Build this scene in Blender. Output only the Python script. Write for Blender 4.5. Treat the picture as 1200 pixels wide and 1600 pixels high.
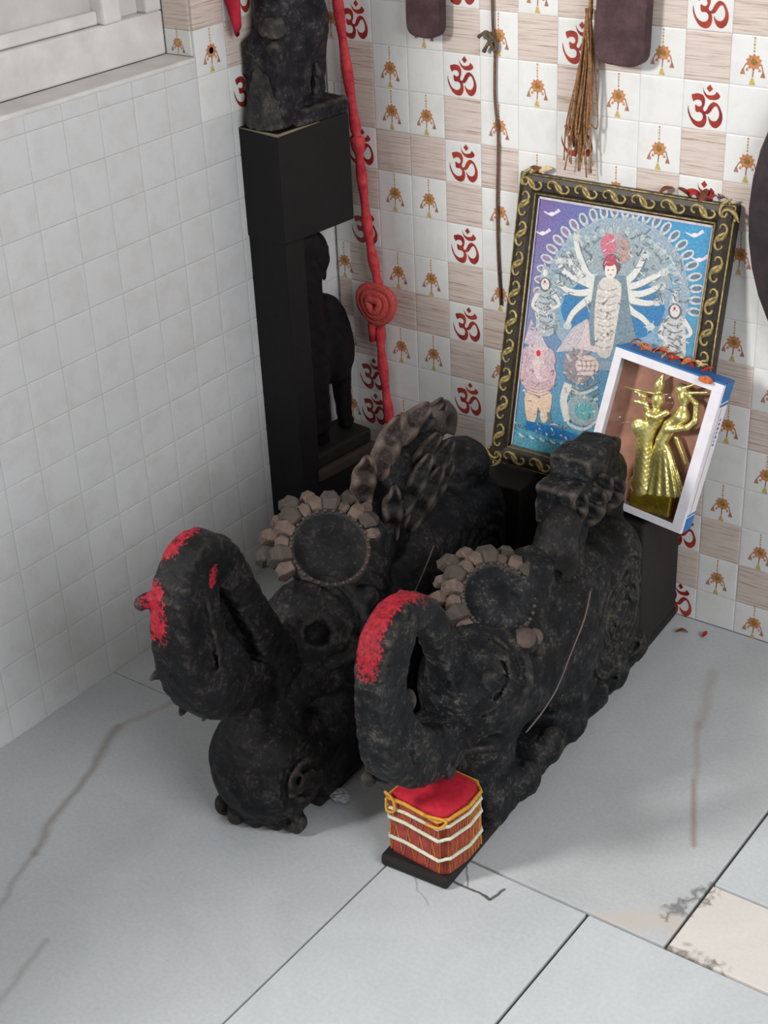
import bpy, bmesh, math, random
import numpy as np
from mathutils import Vector, Matrix

random.seed(7)
for o in list(bpy.data.objects):
    bpy.data.objects.remove(o)
scene = bpy.context.scene
COL = scene.collection

# ------------------------------------------------------------------ camera
CAM = Vector((1.777, -2.1993, 1.544))
yaw, pit, roll = -0.6559, -0.5031, -0.0496
fw = Vector((math.sin(yaw) * math.cos(pit), math.cos(yaw) * math.cos(pit), math.sin(pit)))
rt = fw.cross(Vector((0, 0, 1))).normalized()
up = rt.cross(fw)
r2 = rt * math.cos(roll) + up * math.sin(roll)
u2 = up * math.cos(roll) - rt * math.sin(roll)
cd = bpy.data.cameras.new('camera')
cd.sensor_fit = 'VERTICAL'
cd.sensor_height = 36.0
cd.lens = 2404.68 * 36.0 / 1600.0
cd.clip_start = 0.05
cam = bpy.data.objects.new('camera', cd)
COL.objects.link(cam)
cam.matrix_world = Matrix(((r2.x, u2.x, -fw.x, CAM.x), (r2.y, u2.y, -fw.y, CAM.y),
                           (r2.z, u2.z, -fw.z, CAM.z), (0, 0, 0, 1)))
scene.camera = cam

# ------------------------------------------------------------------ light
w = bpy.data.worlds.new('world')
scene.world = w
w.use_nodes = True
w.node_tree.nodes['Background'].inputs[0].default_value = (1.0, 0.965, 0.93, 1)
w.node_tree.nodes['Background'].inputs[1].default_value = 0.27


def area(name, loc, target, sx, sy, power, col=(1, 1, 1), spread=180):
    l = bpy.data.lights.new(name, 'AREA')
    l.shape = 'RECTANGLE'
    l.size, l.size_y = sx, sy
    l.energy = power
    l.color = col
    l.spread = math.radians(spread)
    o = bpy.data.objects.new(name, l)
    COL.objects.link(o)
    o.location = loc
    d = (Vector(target) - Vector(loc)).normalized()
    o.rotation_euler = d.to_track_quat('-Z', 'Y').to_euler()
    return o


# daylight falling in through the open casement of the left window
area('window_daylight', (-0.62, -2.9, 2.05), (0.8, -0.3, 0.5), 0.45, 0.5, 80, (1.0, 0.97, 0.94))
# daylight from the doorway to the right of the viewer
area('door_daylight', (3.0, -1.6, 1.85), (0.0, -0.6, 0.6), 1.5, 1.5, 52, (0.97, 0.98, 1.0))

vs = scene.view_settings
vs.view_transform = 'Standard'
vs.look = 'None'
vs.exposure = 0.0
vs.gamma = 1.0
vs.use_curve_mapping = False


# ------------------------------------------------------------------ helpers
def setp(o, label=None, cat=None, group=None, kind=None):
    if label: o['label'] = label
    if cat: o['category'] = cat
    if group: o['group'] = group
    if kind: o['kind'] = kind
    return o


def link(name, me, mat=None, parent=None, loc=None, smooth=False):
    o = bpy.data.objects.new(name, me)
    COL.objects.link(o)
    if mat is not None and me is not None and len(me.materials) == 0:
        me.materials.append(mat)
    if parent is not None: o.parent = parent
    if loc is not None: o.location = loc
    if smooth: me.shade_smooth()
    return o


def empty(name, loc=(0, 0, 0), rz=0.0, mat=None):
    o = bpy.data.objects.new(name, None)
    COL.objects.link(o)
    o.empty_display_size = 0.05
    if mat is not None:
        o.matrix_world = mat
    else:
        o.location = loc
        o.rotation_euler = (0, 0, rz)
    return o


def pydata(name, v, f):
    me = bpy.data.meshes.new(name)
    me.from_pydata([tuple(map(float, q)) for q in v], [], [tuple(int(a) for a in q) for q in f])
    me.update()
    return me


class MB:
    def __init__(self):
        self.v = []
        self.f = []

    def add(self, v, f):
        n = len(self.v)
        self.v += [tuple(q) for q in v]
        self.f += [tuple(i + n for i in q) for q in f]
        return self

    def box(self, x0, x1, y0, y1, z0, z1):
        return self.add([(x0, y0, z0), (x1, y0, z0), (x1, y1, z0), (x0, y1, z0),
                         (x0, y0, z1), (x1, y0, z1), (x1, y1, z1), (x0, y1, z1)],
                        [(0, 3, 2, 1), (4, 5, 6, 7), (0, 1, 5, 4), (1, 2, 6, 5), (2, 3, 7, 6), (3, 0, 4, 7)])

    def tube(self, pts, rad, seg=8, cap=True, flat=1.0, closed=False):
        pts = [Vector(p) for p in pts]
        n = len(pts)
        if not hasattr(rad, '__len__'): rad = [rad] * n
        V = []
        prev = None
        for i, p in enumerate(pts):
            if closed:
                t = (pts[(i + 1) % n] - pts[i - 1])
            else:
                t = (pts[min(i + 1, n - 1)] - pts[max(i - 1, 0)])
            t = t.normalized() if t.length > 1e-9 else Vector((0, 0, 1))
            if prev is None:
                a = Vector((0, 0, 1)) if abs(t.z) < 0.9 else Vector((1, 0, 0))
                nrm = (a - t * a.dot(t)).normalized()
            else:
                nrm = (prev - t * prev.dot(t)).normalized()
            prev = nrm
            b = t.cross(nrm)
            for k in range(seg):
                an = 2 * math.pi * k / seg
                V.append(p + nrm * (math.cos(an) * rad[i]) + b * (math.sin(an) * rad[i] * flat))
        F = []
        rng = n if closed else n - 1
        for i in range(rng):
            j = (i + 1) % n
            for k in range(seg):
                k2 = (k + 1) % seg
                F.append((i * seg + k, i * seg + k2, j * seg + k2, j * seg + k))
        if cap and not closed:
            F.append(tuple(range(seg - 1, -1, -1)))
            F.append(tuple((n - 1) * seg + k for k in range(seg)))
        return self.add(V, F)

    def ell(self, c, r, nu=10, nv=7, M=None):
        V = []
        F = []
        c = Vector(c)
        for j in range(nv + 1):
            th = math.pi * j / nv
            for i in range(nu):
                ph = 2 * math.pi * i / nu
                d = Vector((r[0] * math.sin(th) * math.cos(ph), r[1] * math.sin(th) * math.sin(ph), r[2] * math.cos(th)))
                if M is not None: d = M @ d
                V.append(c + d)
        for j in range(nv):
            for i in range(nu):
                i2 = (i + 1) % nu
                F.append((j * nu + i, (j + 1) * nu + i, (j + 1) * nu + i2, j * nu + i2))
        return self.add(V, F)

    def mesh(self, name):
        me = pydata(name, self.v, self.f)
        bm = bmesh.new()
        bm.from_mesh(me)
        bmesh.ops.remove_doubles(bm, verts=bm.verts, dist=1e-6)
        bmesh.ops.recalc_face_normals(bm, faces=bm.faces)
        bm.to_mesh(me)
        bm.free()
        return me

    def build(self, name, mat, parent=None, smooth=False, bevel=0.0):
        me = self.mesh(name)
        if bevel > 0:
            bm = bmesh.new()
            bm.from_mesh(me)
            bmesh.ops.bevel(bm, geom=list(bm.edges), offset=bevel, segments=2, affect='EDGES', profile=0.5)
            bm.to_mesh(me)
            bm.free()
        return link(name, me, mat, parent, smooth=smooth)


def catmull(pts, n=6):
    out = []
    P = [np.array(p, float) for p in pts]
    for i in range(len(P) - 1):
        p0, p1, p2, p3 = P[max(i - 1, 0)], P[i], P[i + 1], P[min(i + 2, len(P) - 1)]
        for k in range(n):
            t = k / n
            out.append(0.5 * ((2 * p1) + (-p0 + p2) * t + (2 * p0 - 5 * p1 + 4 * p2 - p3) * t * t + (-p0 + 3 * p1 - 3 * p2 + p3) * t ** 3))
    out.append(P[-1])
    return out


# ---- signed distance modelling (carved, blended solids)
def sm(a, b, k):
    h = np.clip(0.5 + 0.5 * (b - a) / k, 0, 1)
    return b * (1 - h) + a * h - k * h * (1 - h)


def sub(a, b, k):
    return -sm(-a, b, k)


def s_ell(P, c, r):
    q = [(P[i] - c[i]) / r[i] for i in range(3)]
    k0 = np.sqrt(q[0] ** 2 + q[1] ** 2 + q[2] ** 2) + 1e-9
    k1 = np.sqrt(sum(((P[i] - c[i]) / (r[i] ** 2)) ** 2 for i in range(3))) + 1e-9
    return k0 * (k0 - 1) / k1


def s_cap(P, a, b, ra, rb, lat=1.0):
    ax = [a[0], a[1] / lat, a[2]]
    bx = [b[0], b[1] / lat, b[2]]
    Q = [P[0], P[1] / lat, P[2]]
    d = [bx[i] - ax[i] for i in range(3)]
    L2 = sum(x * x for x in d) + 1e-12
    t = np.clip(sum((Q[i] - ax[i]) * d[i] for i in range(3)) / L2, 0, 1)
    dist = np.sqrt(sum((Q[i] - ax[i] - t * d[i]) ** 2 for i in range(3)))
    return dist - (ra + (rb - ra) * t)


def s_box(P, c, h, r):
    q = [np.abs(P[i] - c[i]) - (h[i] - r) for i in range(3)]
    return np.sqrt(sum(np.maximum(x, 0) ** 2 for x in q)) + np.minimum(np.maximum(np.maximum(q[0], q[1]), q[2]), 0) - r


def s_tor(P, c, n, R, r):
    n = np.array(n, float)
    n /= np.linalg.norm(n)
    d = [P[i] - c[i] for i in range(3)]
    hgt = sum(d[i] * n[i] for i in range(3))
    rad = np.sqrt(np.maximum(sum(x * x for x in d) - hgt ** 2, 0))
    return np.sqrt((rad - R) ** 2 + hgt ** 2) - r


def s_chain(P, pts, lat, p=5.5):
    """bent bar whose section is a soft rectangle (lat = width / height)"""
    F = None
    for (a, b) in zip(pts[:-1], pts[1:]):
        d = (b[0] - a[0], b[2] - a[2])
        t = np.clip(((P[0] - a[0]) * d[0] + (P[2] - a[2]) * d[1]) / (d[0] ** 2 + d[1] ** 2 + 1e-12), 0, 1)
        e = np.sqrt((P[0] - a[0] - t * d[0]) ** 2 + (P[2] - a[2] - t * d[1]) ** 2)
        r = a[3] + (b[3] - a[3]) * t
        y = np.abs(P[1] - (a[1] + (b[1] - a[1]) * t))
        f = (((e / r) ** p + (y / (lat * r)) ** p) ** (1 / p) - 1) * r
        F = f if F is None else np.minimum(F, f)
    return F


def carve(P, amp, sc):
    """tool marks of the chisel"""
    x = P[0] * sc + 1.7 * np.sin(P[2] * sc * 0.55 + P[1] * 31)
    y = P[2] * sc * 0.9 + 1.3 * np.sin(P[0] * sc * 0.45 + 1.0)
    z = P[1] * sc * 0.8 + 0.9 * np.sin(P[0] * sc * 0.3)
    r = np.abs(np.sin(x) * np.cos(y)) + np.abs(np.sin(z + 0.7 * y)) * 0.7
    return amp * (r - 0.7) + 0.35 * amp * np.sin(2.7 * x + 1.1) * np.sin(2.9 * z) * np.cos(2.3 * y)


def mesh_sdf(name, fn, lo, hi, h):
    ax = [np.arange(lo[i] - 2 * h, hi[i] + 2 * h, h, dtype=np.float32) for i in range(3)]
    G = np.meshgrid(*ax, indexing='ij')
    F = fn(G).astype(np.float32)
    F[0], F[-1], F[:, 0], F[:, -1], F[:, :, 0], F[:, :, -1] = [np.float32(h)] * 6
    n = F.shape
    S = F < 0
    c = tuple(x - 1 for x in n)
    acc = np.zeros(c + (3,), np.float32)
    cnt = np.zeros(c, np.float32)
    sl = lambda o: F[o[0]:o[0] + c[0], o[1]:o[1] + c[1], o[2]:o[2] + c[2]]
    corners = [(i, j, k) for i in (0, 1) for j in (0, 1) for k in (0, 1)]
    for a in corners:
        for d in range(3):
            if a[d] == 0:
                b = list(a)
                b[d] = 1
                fa, fb = sl(a), sl(b)
                m = (fa < 0) != (fb < 0)
                t = np.where(m, fa / np.where(m, fa - fb, 1), 0)
                for q in range(3):
                    acc[..., q] += m * (a[q] + (t if q == d else 0))
                cnt += m
    act = cnt > 0
    idx = -np.ones(c, np.int64)
    idx[act] = np.arange(int(act.sum()))
    ci = np.argwhere(act)
    V = (ci + acc[act] / cnt[act][:, None]) * h + np.array([a[0] for a in ax])
    quads = []
    for d in range(3):
        e, g = [(1, 2), (2, 0), (0, 1)][d]
        A = np.take(S, np.arange(n[d] - 1), axis=d)
        B = np.take(S, np.arange(1, n[d]), axis=d)
        loc = np.argwhere(A != B)
        ok = (loc[:, e] > 0) & (loc[:, g] > 0) & (loc[:, e] < c[e]) & (loc[:, g] < c[g])
        loc = loc[ok]
        flip = A[tuple(loc.T)]

        def cell(de, dg):
            q = loc.copy()
            q[:, e] += de
            q[:, g] += dg
            return idx[tuple(q.T)]
        Q = np.stack([cell(-1, -1), cell(0, -1), cell(0, 0), cell(-1, 0)], 1)
        Q[~flip] = Q[~flip][:, ::-1]
        quads.append(Q)
    Q = np.concatenate(quads)
    me = bpy.data.meshes.new(name)
    me.vertices.add(len(V))
    me.vertices.foreach_set('co', V.astype(np.float32).ravel())
    me.loops.add(len(Q) * 4)
    me.loops.foreach_set('vertex_index', Q.astype(np.int32).ravel())
    me.polygons.add(len(Q))
    me.polygons.foreach_set('loop_start', np.arange(0, len(Q) * 4, 4, dtype=np.int32))
    me.update(calc_edges=True)
    me.validate()
    me.shade_smooth()
    return me, V


# ------------------------------------------------------------------ materials
def sr(c):
    return tuple(((x / 255) / 12.92 if x / 255 <= 0.04045 else ((x / 255 + 0.055) / 1.055) ** 2.4) for x in c[:3]) + (1.0,)


class N:
    def __init__(self, name):
        self.m = bpy.data.materials.new(name)
        self.m.use_nodes = True
        self.nt = self.m.node_tree
        self.b = self.nt.nodes['Principled BSDF']

    def n(self, t, **kw):
        x = self.nt.nodes.new(t)
        for k, v in kw.items(): setattr(x, k, v)
        return x

    def l(self, a, b):
        self.nt.links.new(a, b)

    def coord(self, kind='Object'):
        return self.n('ShaderNodeTexCoord').outputs[kind]

    def mapping(self, scale=(1, 1, 1), kind='Object', loc=(0, 0, 0), rnd=False):
        mp = self.n('ShaderNodeMapping')
        mp.inputs['Scale'].default_value = scale
        mp.inputs['Location'].default_value = loc
        self.l(self.coord(kind), mp.inputs['Vector'])
        out = mp.outputs[0]
        if rnd:
            oi = self.n('ShaderNodeObjectInfo')
            mu = self.n('ShaderNodeMath', operation='MULTIPLY')
            mu.inputs[1].default_value = 37.0
            self.l(oi.outputs['Random'], mu.inputs[0])
            ad = self.n('ShaderNodeVectorMath', operation='ADD')
            self.l(out, ad.inputs[0])
            self.l(mu.outputs[0], ad.inputs[1])
            out = ad.outputs[0]
        return out

    def noise(self, scale, detail=4, rough=0.6, vec=None, dist=0.0):
        t = self.n('ShaderNodeTexNoise')
        t.inputs['Scale'].default_value = scale
        t.inputs['Detail'].default_value = detail
        t.inputs['Roughness'].default_value = rough
        t.inputs['Distortion'].default_value = dist
        self.l(vec if vec is not None else self.coord(), t.inputs['Vector'])
        return t.outputs['Fac']

    def ramp(self, fac, stops):
        r = self.n('ShaderNodeValToRGB')
        e = r.color_ramp.elements
        while len(e) < len(stops): e.new(0.5)
        for q, (p, c) in zip(e, stops):
            q.position = p
            q.color = c if len(c) == 4 else sr(c)
        self.l(fac, r.inputs[0])
        return r.outputs[0]

    def mix(self, fac, a, b, typ='MIX'):
        x = self.n('ShaderNodeMix', data_type='RGBA', blend_type=typ)
        if hasattr(fac, 'is_linked'): self.l(fac, x.inputs[0])
        else: x.inputs[0].default_value = fac
        for s, v in ((6, a), (7, b)):
            if hasattr(v, 'is_linked'): self.l(v, x.inputs[s])
            else: x.inputs[s].default_value = v if len(v) == 4 else sr(v)
        return x.outputs[2]

    def math(self, op, a, b=0.0, clamp=False):
        x = self.n('ShaderNodeMath', operation=op, use_clamp=clamp)
        for s, v in ((0, a), (1, b)):
            if hasattr(v, 'is_linked'): self.l(v, x.inputs[s])
            else: x.inputs[s].default_value = v
        return x.outputs[0]

    def bump(self, h, strength=0.3, dist=0.002):
        b = self.n('ShaderNodeBump')
        b.inputs['Strength'].default_value = strength
        b.inputs['Distance'].default_value = dist
        self.l(h, b.inputs['Height'])
        self.l(b.outputs[0], self.b.inputs['Normal'])

    def col(self, c):
        if hasattr(c, 'is_linked'): self.l(c, self.b.inputs['Base Color'])
        else: self.b.inputs['Base Color'].default_value = c if len(c) == 4 else sr(c)
        return self

    def rough(self, r, metal=0.0, spec=0.5):
        if hasattr(r, 'is_linked'): self.l(r, self.b.inputs['Roughness'])
        else: self.b.inputs['Roughness'].default_value = r
        self.b.inputs['Metallic'].default_value = metal
        self.b.inputs['Specular IOR Level'].default_value = spec
        return self

    def line(self, p0, p1, width, wob=0.02, soft=0.5, sc=9.0):
        """mask of a wandering line between two floor points"""
        vec = self.coord()
        ns = self.n('ShaderNodeTexNoise')
        ns.inputs['Scale'].default_value = sc
        ns.inputs['Detail'].default_value = 5
        self.l(vec, ns.inputs['Vector'])
        s = self.n('ShaderNodeVectorMath', operation='SUBTRACT')
        self.l(ns.outputs['Color'], s.inputs[0])
        s.inputs[1].default_value = (0.5, 0.5, 0.5)
        s2 = self.n('ShaderNodeVectorMath', operation='SCALE')
        self.l(s.outputs[0], s2.inputs[0])
        s2.inputs['Scale'].default_value = wob
        ad = self.n('ShaderNodeVectorMath', operation='ADD')
        self.l(vec, ad.inputs[0])
        self.l(s2.outputs[0], ad.inputs[1])
        sx = self.n('ShaderNodeSeparateXYZ')
        self.l(ad.outputs[0], sx.inputs[0])
        dx, dy = p1[0] - p0[0], p1[1] - p0[1]
        L = math.hypot(dx, dy)
        ux, uy = dx / L, dy / L
        X = self.math('SUBTRACT', sx.outputs[0], p0[0])
        Y = self.math('SUBTRACT', sx.outputs[1], p0[1])
        al = self.math('ADD', self.math('MULTIPLY', X, ux), self.math('MULTIPLY', Y, uy))
        pe = self.math('ABSOLUTE', self.math('ADD', self.math('MULTIPLY', X, -uy), self.math('MULTIPLY', Y, ux)))
        over = self.math('MAXIMUM', self.math('SUBTRACT', self.math('ABSOLUTE', self.math('SUBTRACT', al, L / 2)), L / 2), 0.0)
        d = self.math('ADD', pe, over)
        mr = self.n('ShaderNodeMapRange')
        mr.inputs['From Min'].default_value = width * soft
        mr.inputs['From Max'].default_value = width
        mr.inputs['To Min'].default_value = 1.0
        mr.inputs['To Max'].default_value = 0.0
        self.l(d, mr.inputs['Value'])
        return mr.outputs[0]


M = {}


def simple(name, c, rough=0.6, metal=0.0, var=0.12, sc=60, bump=0.15, spec=0.4, rnd=False):
    a = N(name)
    c0 = sr(c)
    dark = tuple(x * (1 - var * 2) for x in c0[:3]) + (1,)
    lite = tuple(min(1, x * (1 + var)) for x in c0[:3]) + (1,)
    f = a.noise(sc, vec=a.mapping(rnd=rnd))
    a.col(a.ramp(f, [(0.3, dark), (0.7, lite)])).rough(rough, metal, spec)
    if bump: a.bump(f, bump, 0.001)
    M[name] = a.m
    return a.m


def mk_wall(name, base, dirt, amt):
    a = N(name)
    v = a.mapping(rnd=True)
    f = a.noise(22, 5, 0.65, v)
    f2 = a.noise(500, 2, 0.5, v)
    c = a.mix(a.ramp(f, [(0.45, (0, 0, 0, 1)), (0.75, (amt, amt, amt, 1))]), base, dirt)
    c = a.mix(0.05, c, a.ramp(f2, [(0.3, (90, 90, 90)), (0.7, (255, 255, 255))]), 'OVERLAY')
    a.col(c).rough(0.38, 0, 0.4)
    a.bump(a.noise(35, 3, 0.5, v), 0.12, 0.001)
    M[name] = a.m


mk_wall('tile_white', (226, 227, 225), (196, 190, 180), 0.35)
mk_wall('tile_plain', (212, 213, 214), (182, 176, 168), 0.35)
a = N('tile_stripe')
v = a.mapping((9, 9, 420), rnd=True)
f = a.noise(1.0, 4, 0.7, v)
v2 = a.mapping((14, 14, 900), rnd=True)
f2 = a.noise(1.0, 3, 0.6, v2)
c = a.ramp(f, [(0.33, (150, 122, 108)), (0.44, (204, 188, 178)), (0.6, (218, 206, 198)), (0.72, (190, 168, 156))])
c = a.mix(a.ramp(f2, [(0.55, (0, 0, 0, 1)), (0.72, (0.45, 0.45, 0.45, 1))]), c, (142, 112, 100))
a.col(c).rough(0.42, 0, 0.4)
M['tile_stripe'] = a.m
simple('grout', (196, 194, 190), 0.9, bump=0.1)
simple('plaster', (200, 200, 198), 0.8, var=0.04, sc=8)
a = N('om_red')
a.col(a.ramp(a.noise(45, 3, 0.5, a.mapping(rnd=True)), [(0.35, (132, 30, 38)), (0.65, (172, 62, 40))])).rough(0.4)
M['om_red'] = a.m
simple('orn_orange', (204, 138, 92), 0.4, var=0.2, sc=200, bump=0)
simple('orn_gold', (206, 180, 104), 0.4, var=0.2, sc=200, bump=0)
simple('orn_brown', (176, 124, 100), 0.4, var=0.2, sc=200, bump=0)
simple('painted_wood', (222, 219, 215), 0.5, var=0.07, sc=18, bump=0.1)
simple('shutter_paint', (206, 204, 203), 0.55, var=0.07, sc=14, bump=0.1)


def marble(name, base, lines=(), tint=0.25):
    a = N(name)
    f = a.noise(5, 6, 0.6, dist=0.6)
    f2 = a.noise(160, 2, 0.5)
    c = a.ramp(f, [(0.35, tuple(x - 9 for x in base)), (0.65, base)])
    c = a.mix(0.06, c, a.ramp(f2, [(0.3, (70, 70, 70)), (0.7, (255, 255, 255))]), 'OVERLAY')
    sp = a.noise(70, 3, 0.7)
    c = a.mix(a.ramp(sp, [(0.70, (0, 0, 0, 1)), (0.78, (tint, tint, tint, 1))]), c, (130, 124, 116))
    for (p0, p1, wd, wob, colr, st, soft, sc) in lines:
        mk = a.line(p0, p1, wd, wob, soft, sc)
        c = a.mix(a.math('MULTIPLY', mk, st), c, colr)
    a.col(c).rough(0.33, 0, 0.45)
    M[name] = a.m
    return a.m


# wood of the carvings: black stain, worn and dusty
def wood(name, base, worn, dust, amt, paint=False, seed=0.0, bump=0.55):
    a = N(name)
    v = a.mapping(loc=(seed, seed * 2, -seed))
    f = a.noise(24, 8, 0.72, v)
    g = a.noise(150, 5, 0.75, v)
    c = a.ramp(f, [(0.42, base), (0.6, worn)])
    geo = a.n('ShaderNodeNewGeometry')
    c = a.mix(a.math('MULTIPLY', a.ramp(geo.outputs['Pointiness'], [(0.515, (0, 0, 0, 1)), (0.58, (1, 1, 1, 1))]), 0.6), c, dust)
    c = a.mix(a.math('MULTIPLY', a.ramp(a.math('ADD', a.math('MULTIPLY', g, 0.55), a.math('MULTIPLY', f, 0.45)), [(0.53, (0, 0, 0, 1)), (0.66, (1, 1, 1, 1))]), amt), c, dust)
    if paint:
        at = a.n('ShaderNodeAttribute', attribute_name='kumkum')
        pm = a.math('ADD', at.outputs['Fac'], a.math('MULTIPLY', a.math('SUBTRACT', g, 0.5), 2.0))
        pm = a.ramp(pm, [(0.42, (0, 0, 0, 1)), (0.6, (1, 1, 1, 1))])
        c = a.mix(pm, c, a.ramp(g, [(0.35, (96, 16, 26)), (0.65, (172, 34, 50))]))
    a.col(c).rough(0.6, 0, 0.22)
    a.bump(a.math('ADD', a.math('MULTIPLY', g, 0.4), f), bump, 0.004)
    M[name] = a.m
    return a.m


wood('wood_black', (6, 6, 8), (16, 16, 18), (50, 46, 43), 0.35)
wood('wood_right', (7, 9, 13), (29, 31, 34), (100, 93, 84), 0.8, True, 3.0)
wood('wood_left', (5, 6, 9), (22, 22, 25), (84, 76, 69), 0.65, True, 5.0)
wood('wood_dusty', (20, 18, 18), (62, 53, 50), (116, 99, 89), 0.65, False, 2.0)
wood('wood_dusty_dark', (10, 11, 13), (34, 32, 32), (88, 79, 72), 0.7, False, 4.0)
wood('wood_post', (6, 6, 9), (13, 13, 17), (38, 35, 34), 0.2, False, 1.0, 0.3)
wood('wood_robe', (44, 42, 44), (76, 72, 70), (132, 124, 104), 0.6, False, 10.0)
wood('wood_worn', (74, 66, 52), (120, 108, 86), (150, 138, 110), 0.6, False, 9.0)
wood('wood_figure', (16, 16, 22), (42, 40, 46), (130, 120, 106), 0.5, False, 6.0)
wood('wood_paddle', (48, 32, 38), (76, 54, 58), (104, 80, 80), 0.35, False, 7.0, 0.2)
wood('wood_oval', (40, 34, 38), (58, 50, 54), (84, 74, 76), 0.3, False, 8.0, 0.2)

# ------------------------------------------------------------------ structure
CELL = 0.075
U0, V0 = 0.2997, 0.9268


def tile_mesh(name, wdt, hgt, mat):
    """pillow-embossed wall tile, front towards local -y, centred"""
    th, b1, b2 = 0.0045, 0.0022, 0.008
    V = []
    for (ins, y) in ((0.0, 0.0), (0.0, -th + 0.0007), (b1, -th + 0.00022), (b2, -th)):
        x, z = wdt / 2 - ins, hgt / 2 - ins
        V += [(-x, y, -z), (x, y, -z), (x, y, z), (-x, y, z)]
    F = []
    for r in range(3):
        for k in range(4):
            k2 = (k + 1) % 4
            F.append((r * 4 + k, r * 4 + k2, r * 4 + 4 + k2, r * 4 + 4 + k))
    F.append((12, 13, 14, 15))
    me = pydata(name, V, F)
    bm = bmesh.new()
    bm.from_mesh(me)
    bmesh.ops.recalc_face_normals(bm, faces=bm.faces)
    if sum(f.normal.y for f in bm.faces) > 0: bmesh.ops.reverse_faces(bm, faces=bm.faces)
    bm.to_mesh(me)
    bm.free()
    me.materials.append(mat)
    return me


from mathutils.geometry import tessellate_polygon


def polys_mesh(name, polys, mats, y=-0.0049):
    """flat print on the x-z plane; polys = [(points, material index)]"""
    V, F, MI = [], [], []
    for pts, mi in polys:
        n = len(V)
        V += [(p[0], y, p[1]) for p in pts]
        for t in tessellate_polygon([[Vector((p[0], p[1], 0)) for p in pts]]):
            a_, b_, c_ = [Vector(pts[i] + (0,)) for i in t]
            t = tuple(t)
            if (b_ - a_).cross(c_ - a_).z < 0: t = t[::-1]
            F.append(tuple(i + n for i in t))
            MI.append(mi)
    me = pydata(name, V, F)
    for m in mats: me.materials.append(m)
    me.polygons.foreach_set('material_index', MI)
    return me


def smooth_poly(pts, n=3):
    P = [np.array(p, float) for p in pts]
    out = []
    m = len(P)
    for i in range(m):
        p0, p1, p2, p3 = P[i - 1], P[i], P[(i + 1) % m], P[(i + 2) % m]
        for k in range(n):
            t = k / n
            out.append(tuple(0.5 * ((2 * p1) + (-p0 + p2) * t + (2 * p0 - 5 * p1 + 4 * p2 - p3) * t * t + (-p0 + 3 * p1 - 3 * p2 + p3) * t ** 3)))
    return out


om_src = [
    smooth_poly([(285, 480), (335, 452), (385, 440), (465, 458), (503, 530), (500, 620), (478, 690), (505, 735), (538, 800), (543, 895),
                 (505, 985), (430, 1008), (340, 965), (272, 860), (235, 750), (238, 655), (252, 735), (300, 845), (370, 900),
                 (440, 900), (478, 862), (482, 795), (440, 752), (372, 752), (352, 690), (355, 632), (400, 655), (440, 648),
                 (458, 610), (440, 562), (390, 545), (345, 560), (318, 580)], 3),
    smooth_poly([(490, 735), (530, 715), (570, 630), (610, 575), (655, 555), (720, 590), (770, 680), (797, 780), (785, 890), (740, 960),
                 (690, 987), (630, 962), (585, 890), (568, 800), (600, 848), (645, 872), (700, 862), (738, 800), (740, 720),
                 (712, 645), (680, 622), (645, 650), (595, 735), (545, 770)], 3),
    smooth_poly([(460, 325), (482, 390), (540, 448), (620, 445), (665, 420), (682, 382), (742, 450), (700, 508), (610, 527), (540, 505), (482, 430)], 3),
    [(570, 275), (622, 343), (570, 402), (518, 338)],
]
om_me = polys_mesh('om_print', [([((x - 504) * 1.04e-4, -(y - 640) * 0.92e-4) for x, y in p], 0) for p in om_src], [M['om_red']])


def hpt(x, y): return ((x - 300) * 1.5e-4, -(y - 420) * 1.25e-4)


def bell(cx, cy, s): return [hpt(cx - 0.25 * s, cy - s), hpt(cx + 0.25 * s, cy - s), hpt(cx + s * 0.75, cy + s * 0.6), hpt(cx + s * 0.8, cy + s), hpt(cx - s * 0.8, cy + s), hpt(cx - s * 0.75, cy + s * 0.6)]


hp = []
for k in range(5):
    yy = 150 + k * 38
    hp.append(([hpt(300, yy - 18), hpt(311, yy), hpt(300, yy + 18), hpt(289, yy)], 1 if k % 2 else 0))
star = []
for k in range(20):
    an = math.pi * 2 * k / 20
    rr = 92 if k % 2 == 0 else 68
    star.append(hpt(303 + rr * math.sin(an), 430 - rr * 1.1 * math.cos(an)))
hp.append((star, 0))
hp.append(([hpt(303 + 38 * math.cos(q * 0.785), 425 + 45 * math.sin(q * 0.785)) for q in range(8)], 1))
for (x0, y0, x1, y1) in ((222, 450, 192, 520), (384, 450, 408, 540), (303, 510, 298, 610)):
    hp.append(([hpt(x0 - 6, y0), hpt(x0 + 6, y0), hpt(x1 + 6, y1), hpt(x1 - 6, y1)], 2))
hp += [(bell(190, 550, 32), 2), (bell(408, 572, 32), 2), (bell(297, 660, 40), 1)]
for (x, y) in ((235, 520), (370, 520)):
    hp.append((bell(x, y, 18), 0))
orn_me = polys_mesh('ornament_print', hp, [M['orn_orange'], M['orn_gold'], M['orn_brown']])

g = 0.0004
tm = {}


def get_tile(kind, wd, hg):
    key = (kind, round(wd, 4), round(hg, 4))
    if key not in tm:
        mat = {'W': 'tile_stripe', 'L': 'tile_plain'}.get(kind, 'tile_white')
        tm[key] = tile_mesh('tile', wd - g, hg - g, M[mat])
    return tm[key]


def put_tile(parent, kind, x, z, wd, hg, back=True, off=(0, 0)):
    t = link('tile', get_tile(kind, wd, hg), None, parent)
    if back:
        t.location = (x, 0.0, z)
    else:
        t.location = (0.0, x, z)
        t.rotation_euler = (0, 0, math.pi / 2)
    if kind in 'OH':
        p = link('om_print' if kind == 'O' else 'ornament_print', om_me if kind == 'O' else orn_me, None, t)
        p.location = (off[0], 0, off[1])
    return t


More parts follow.
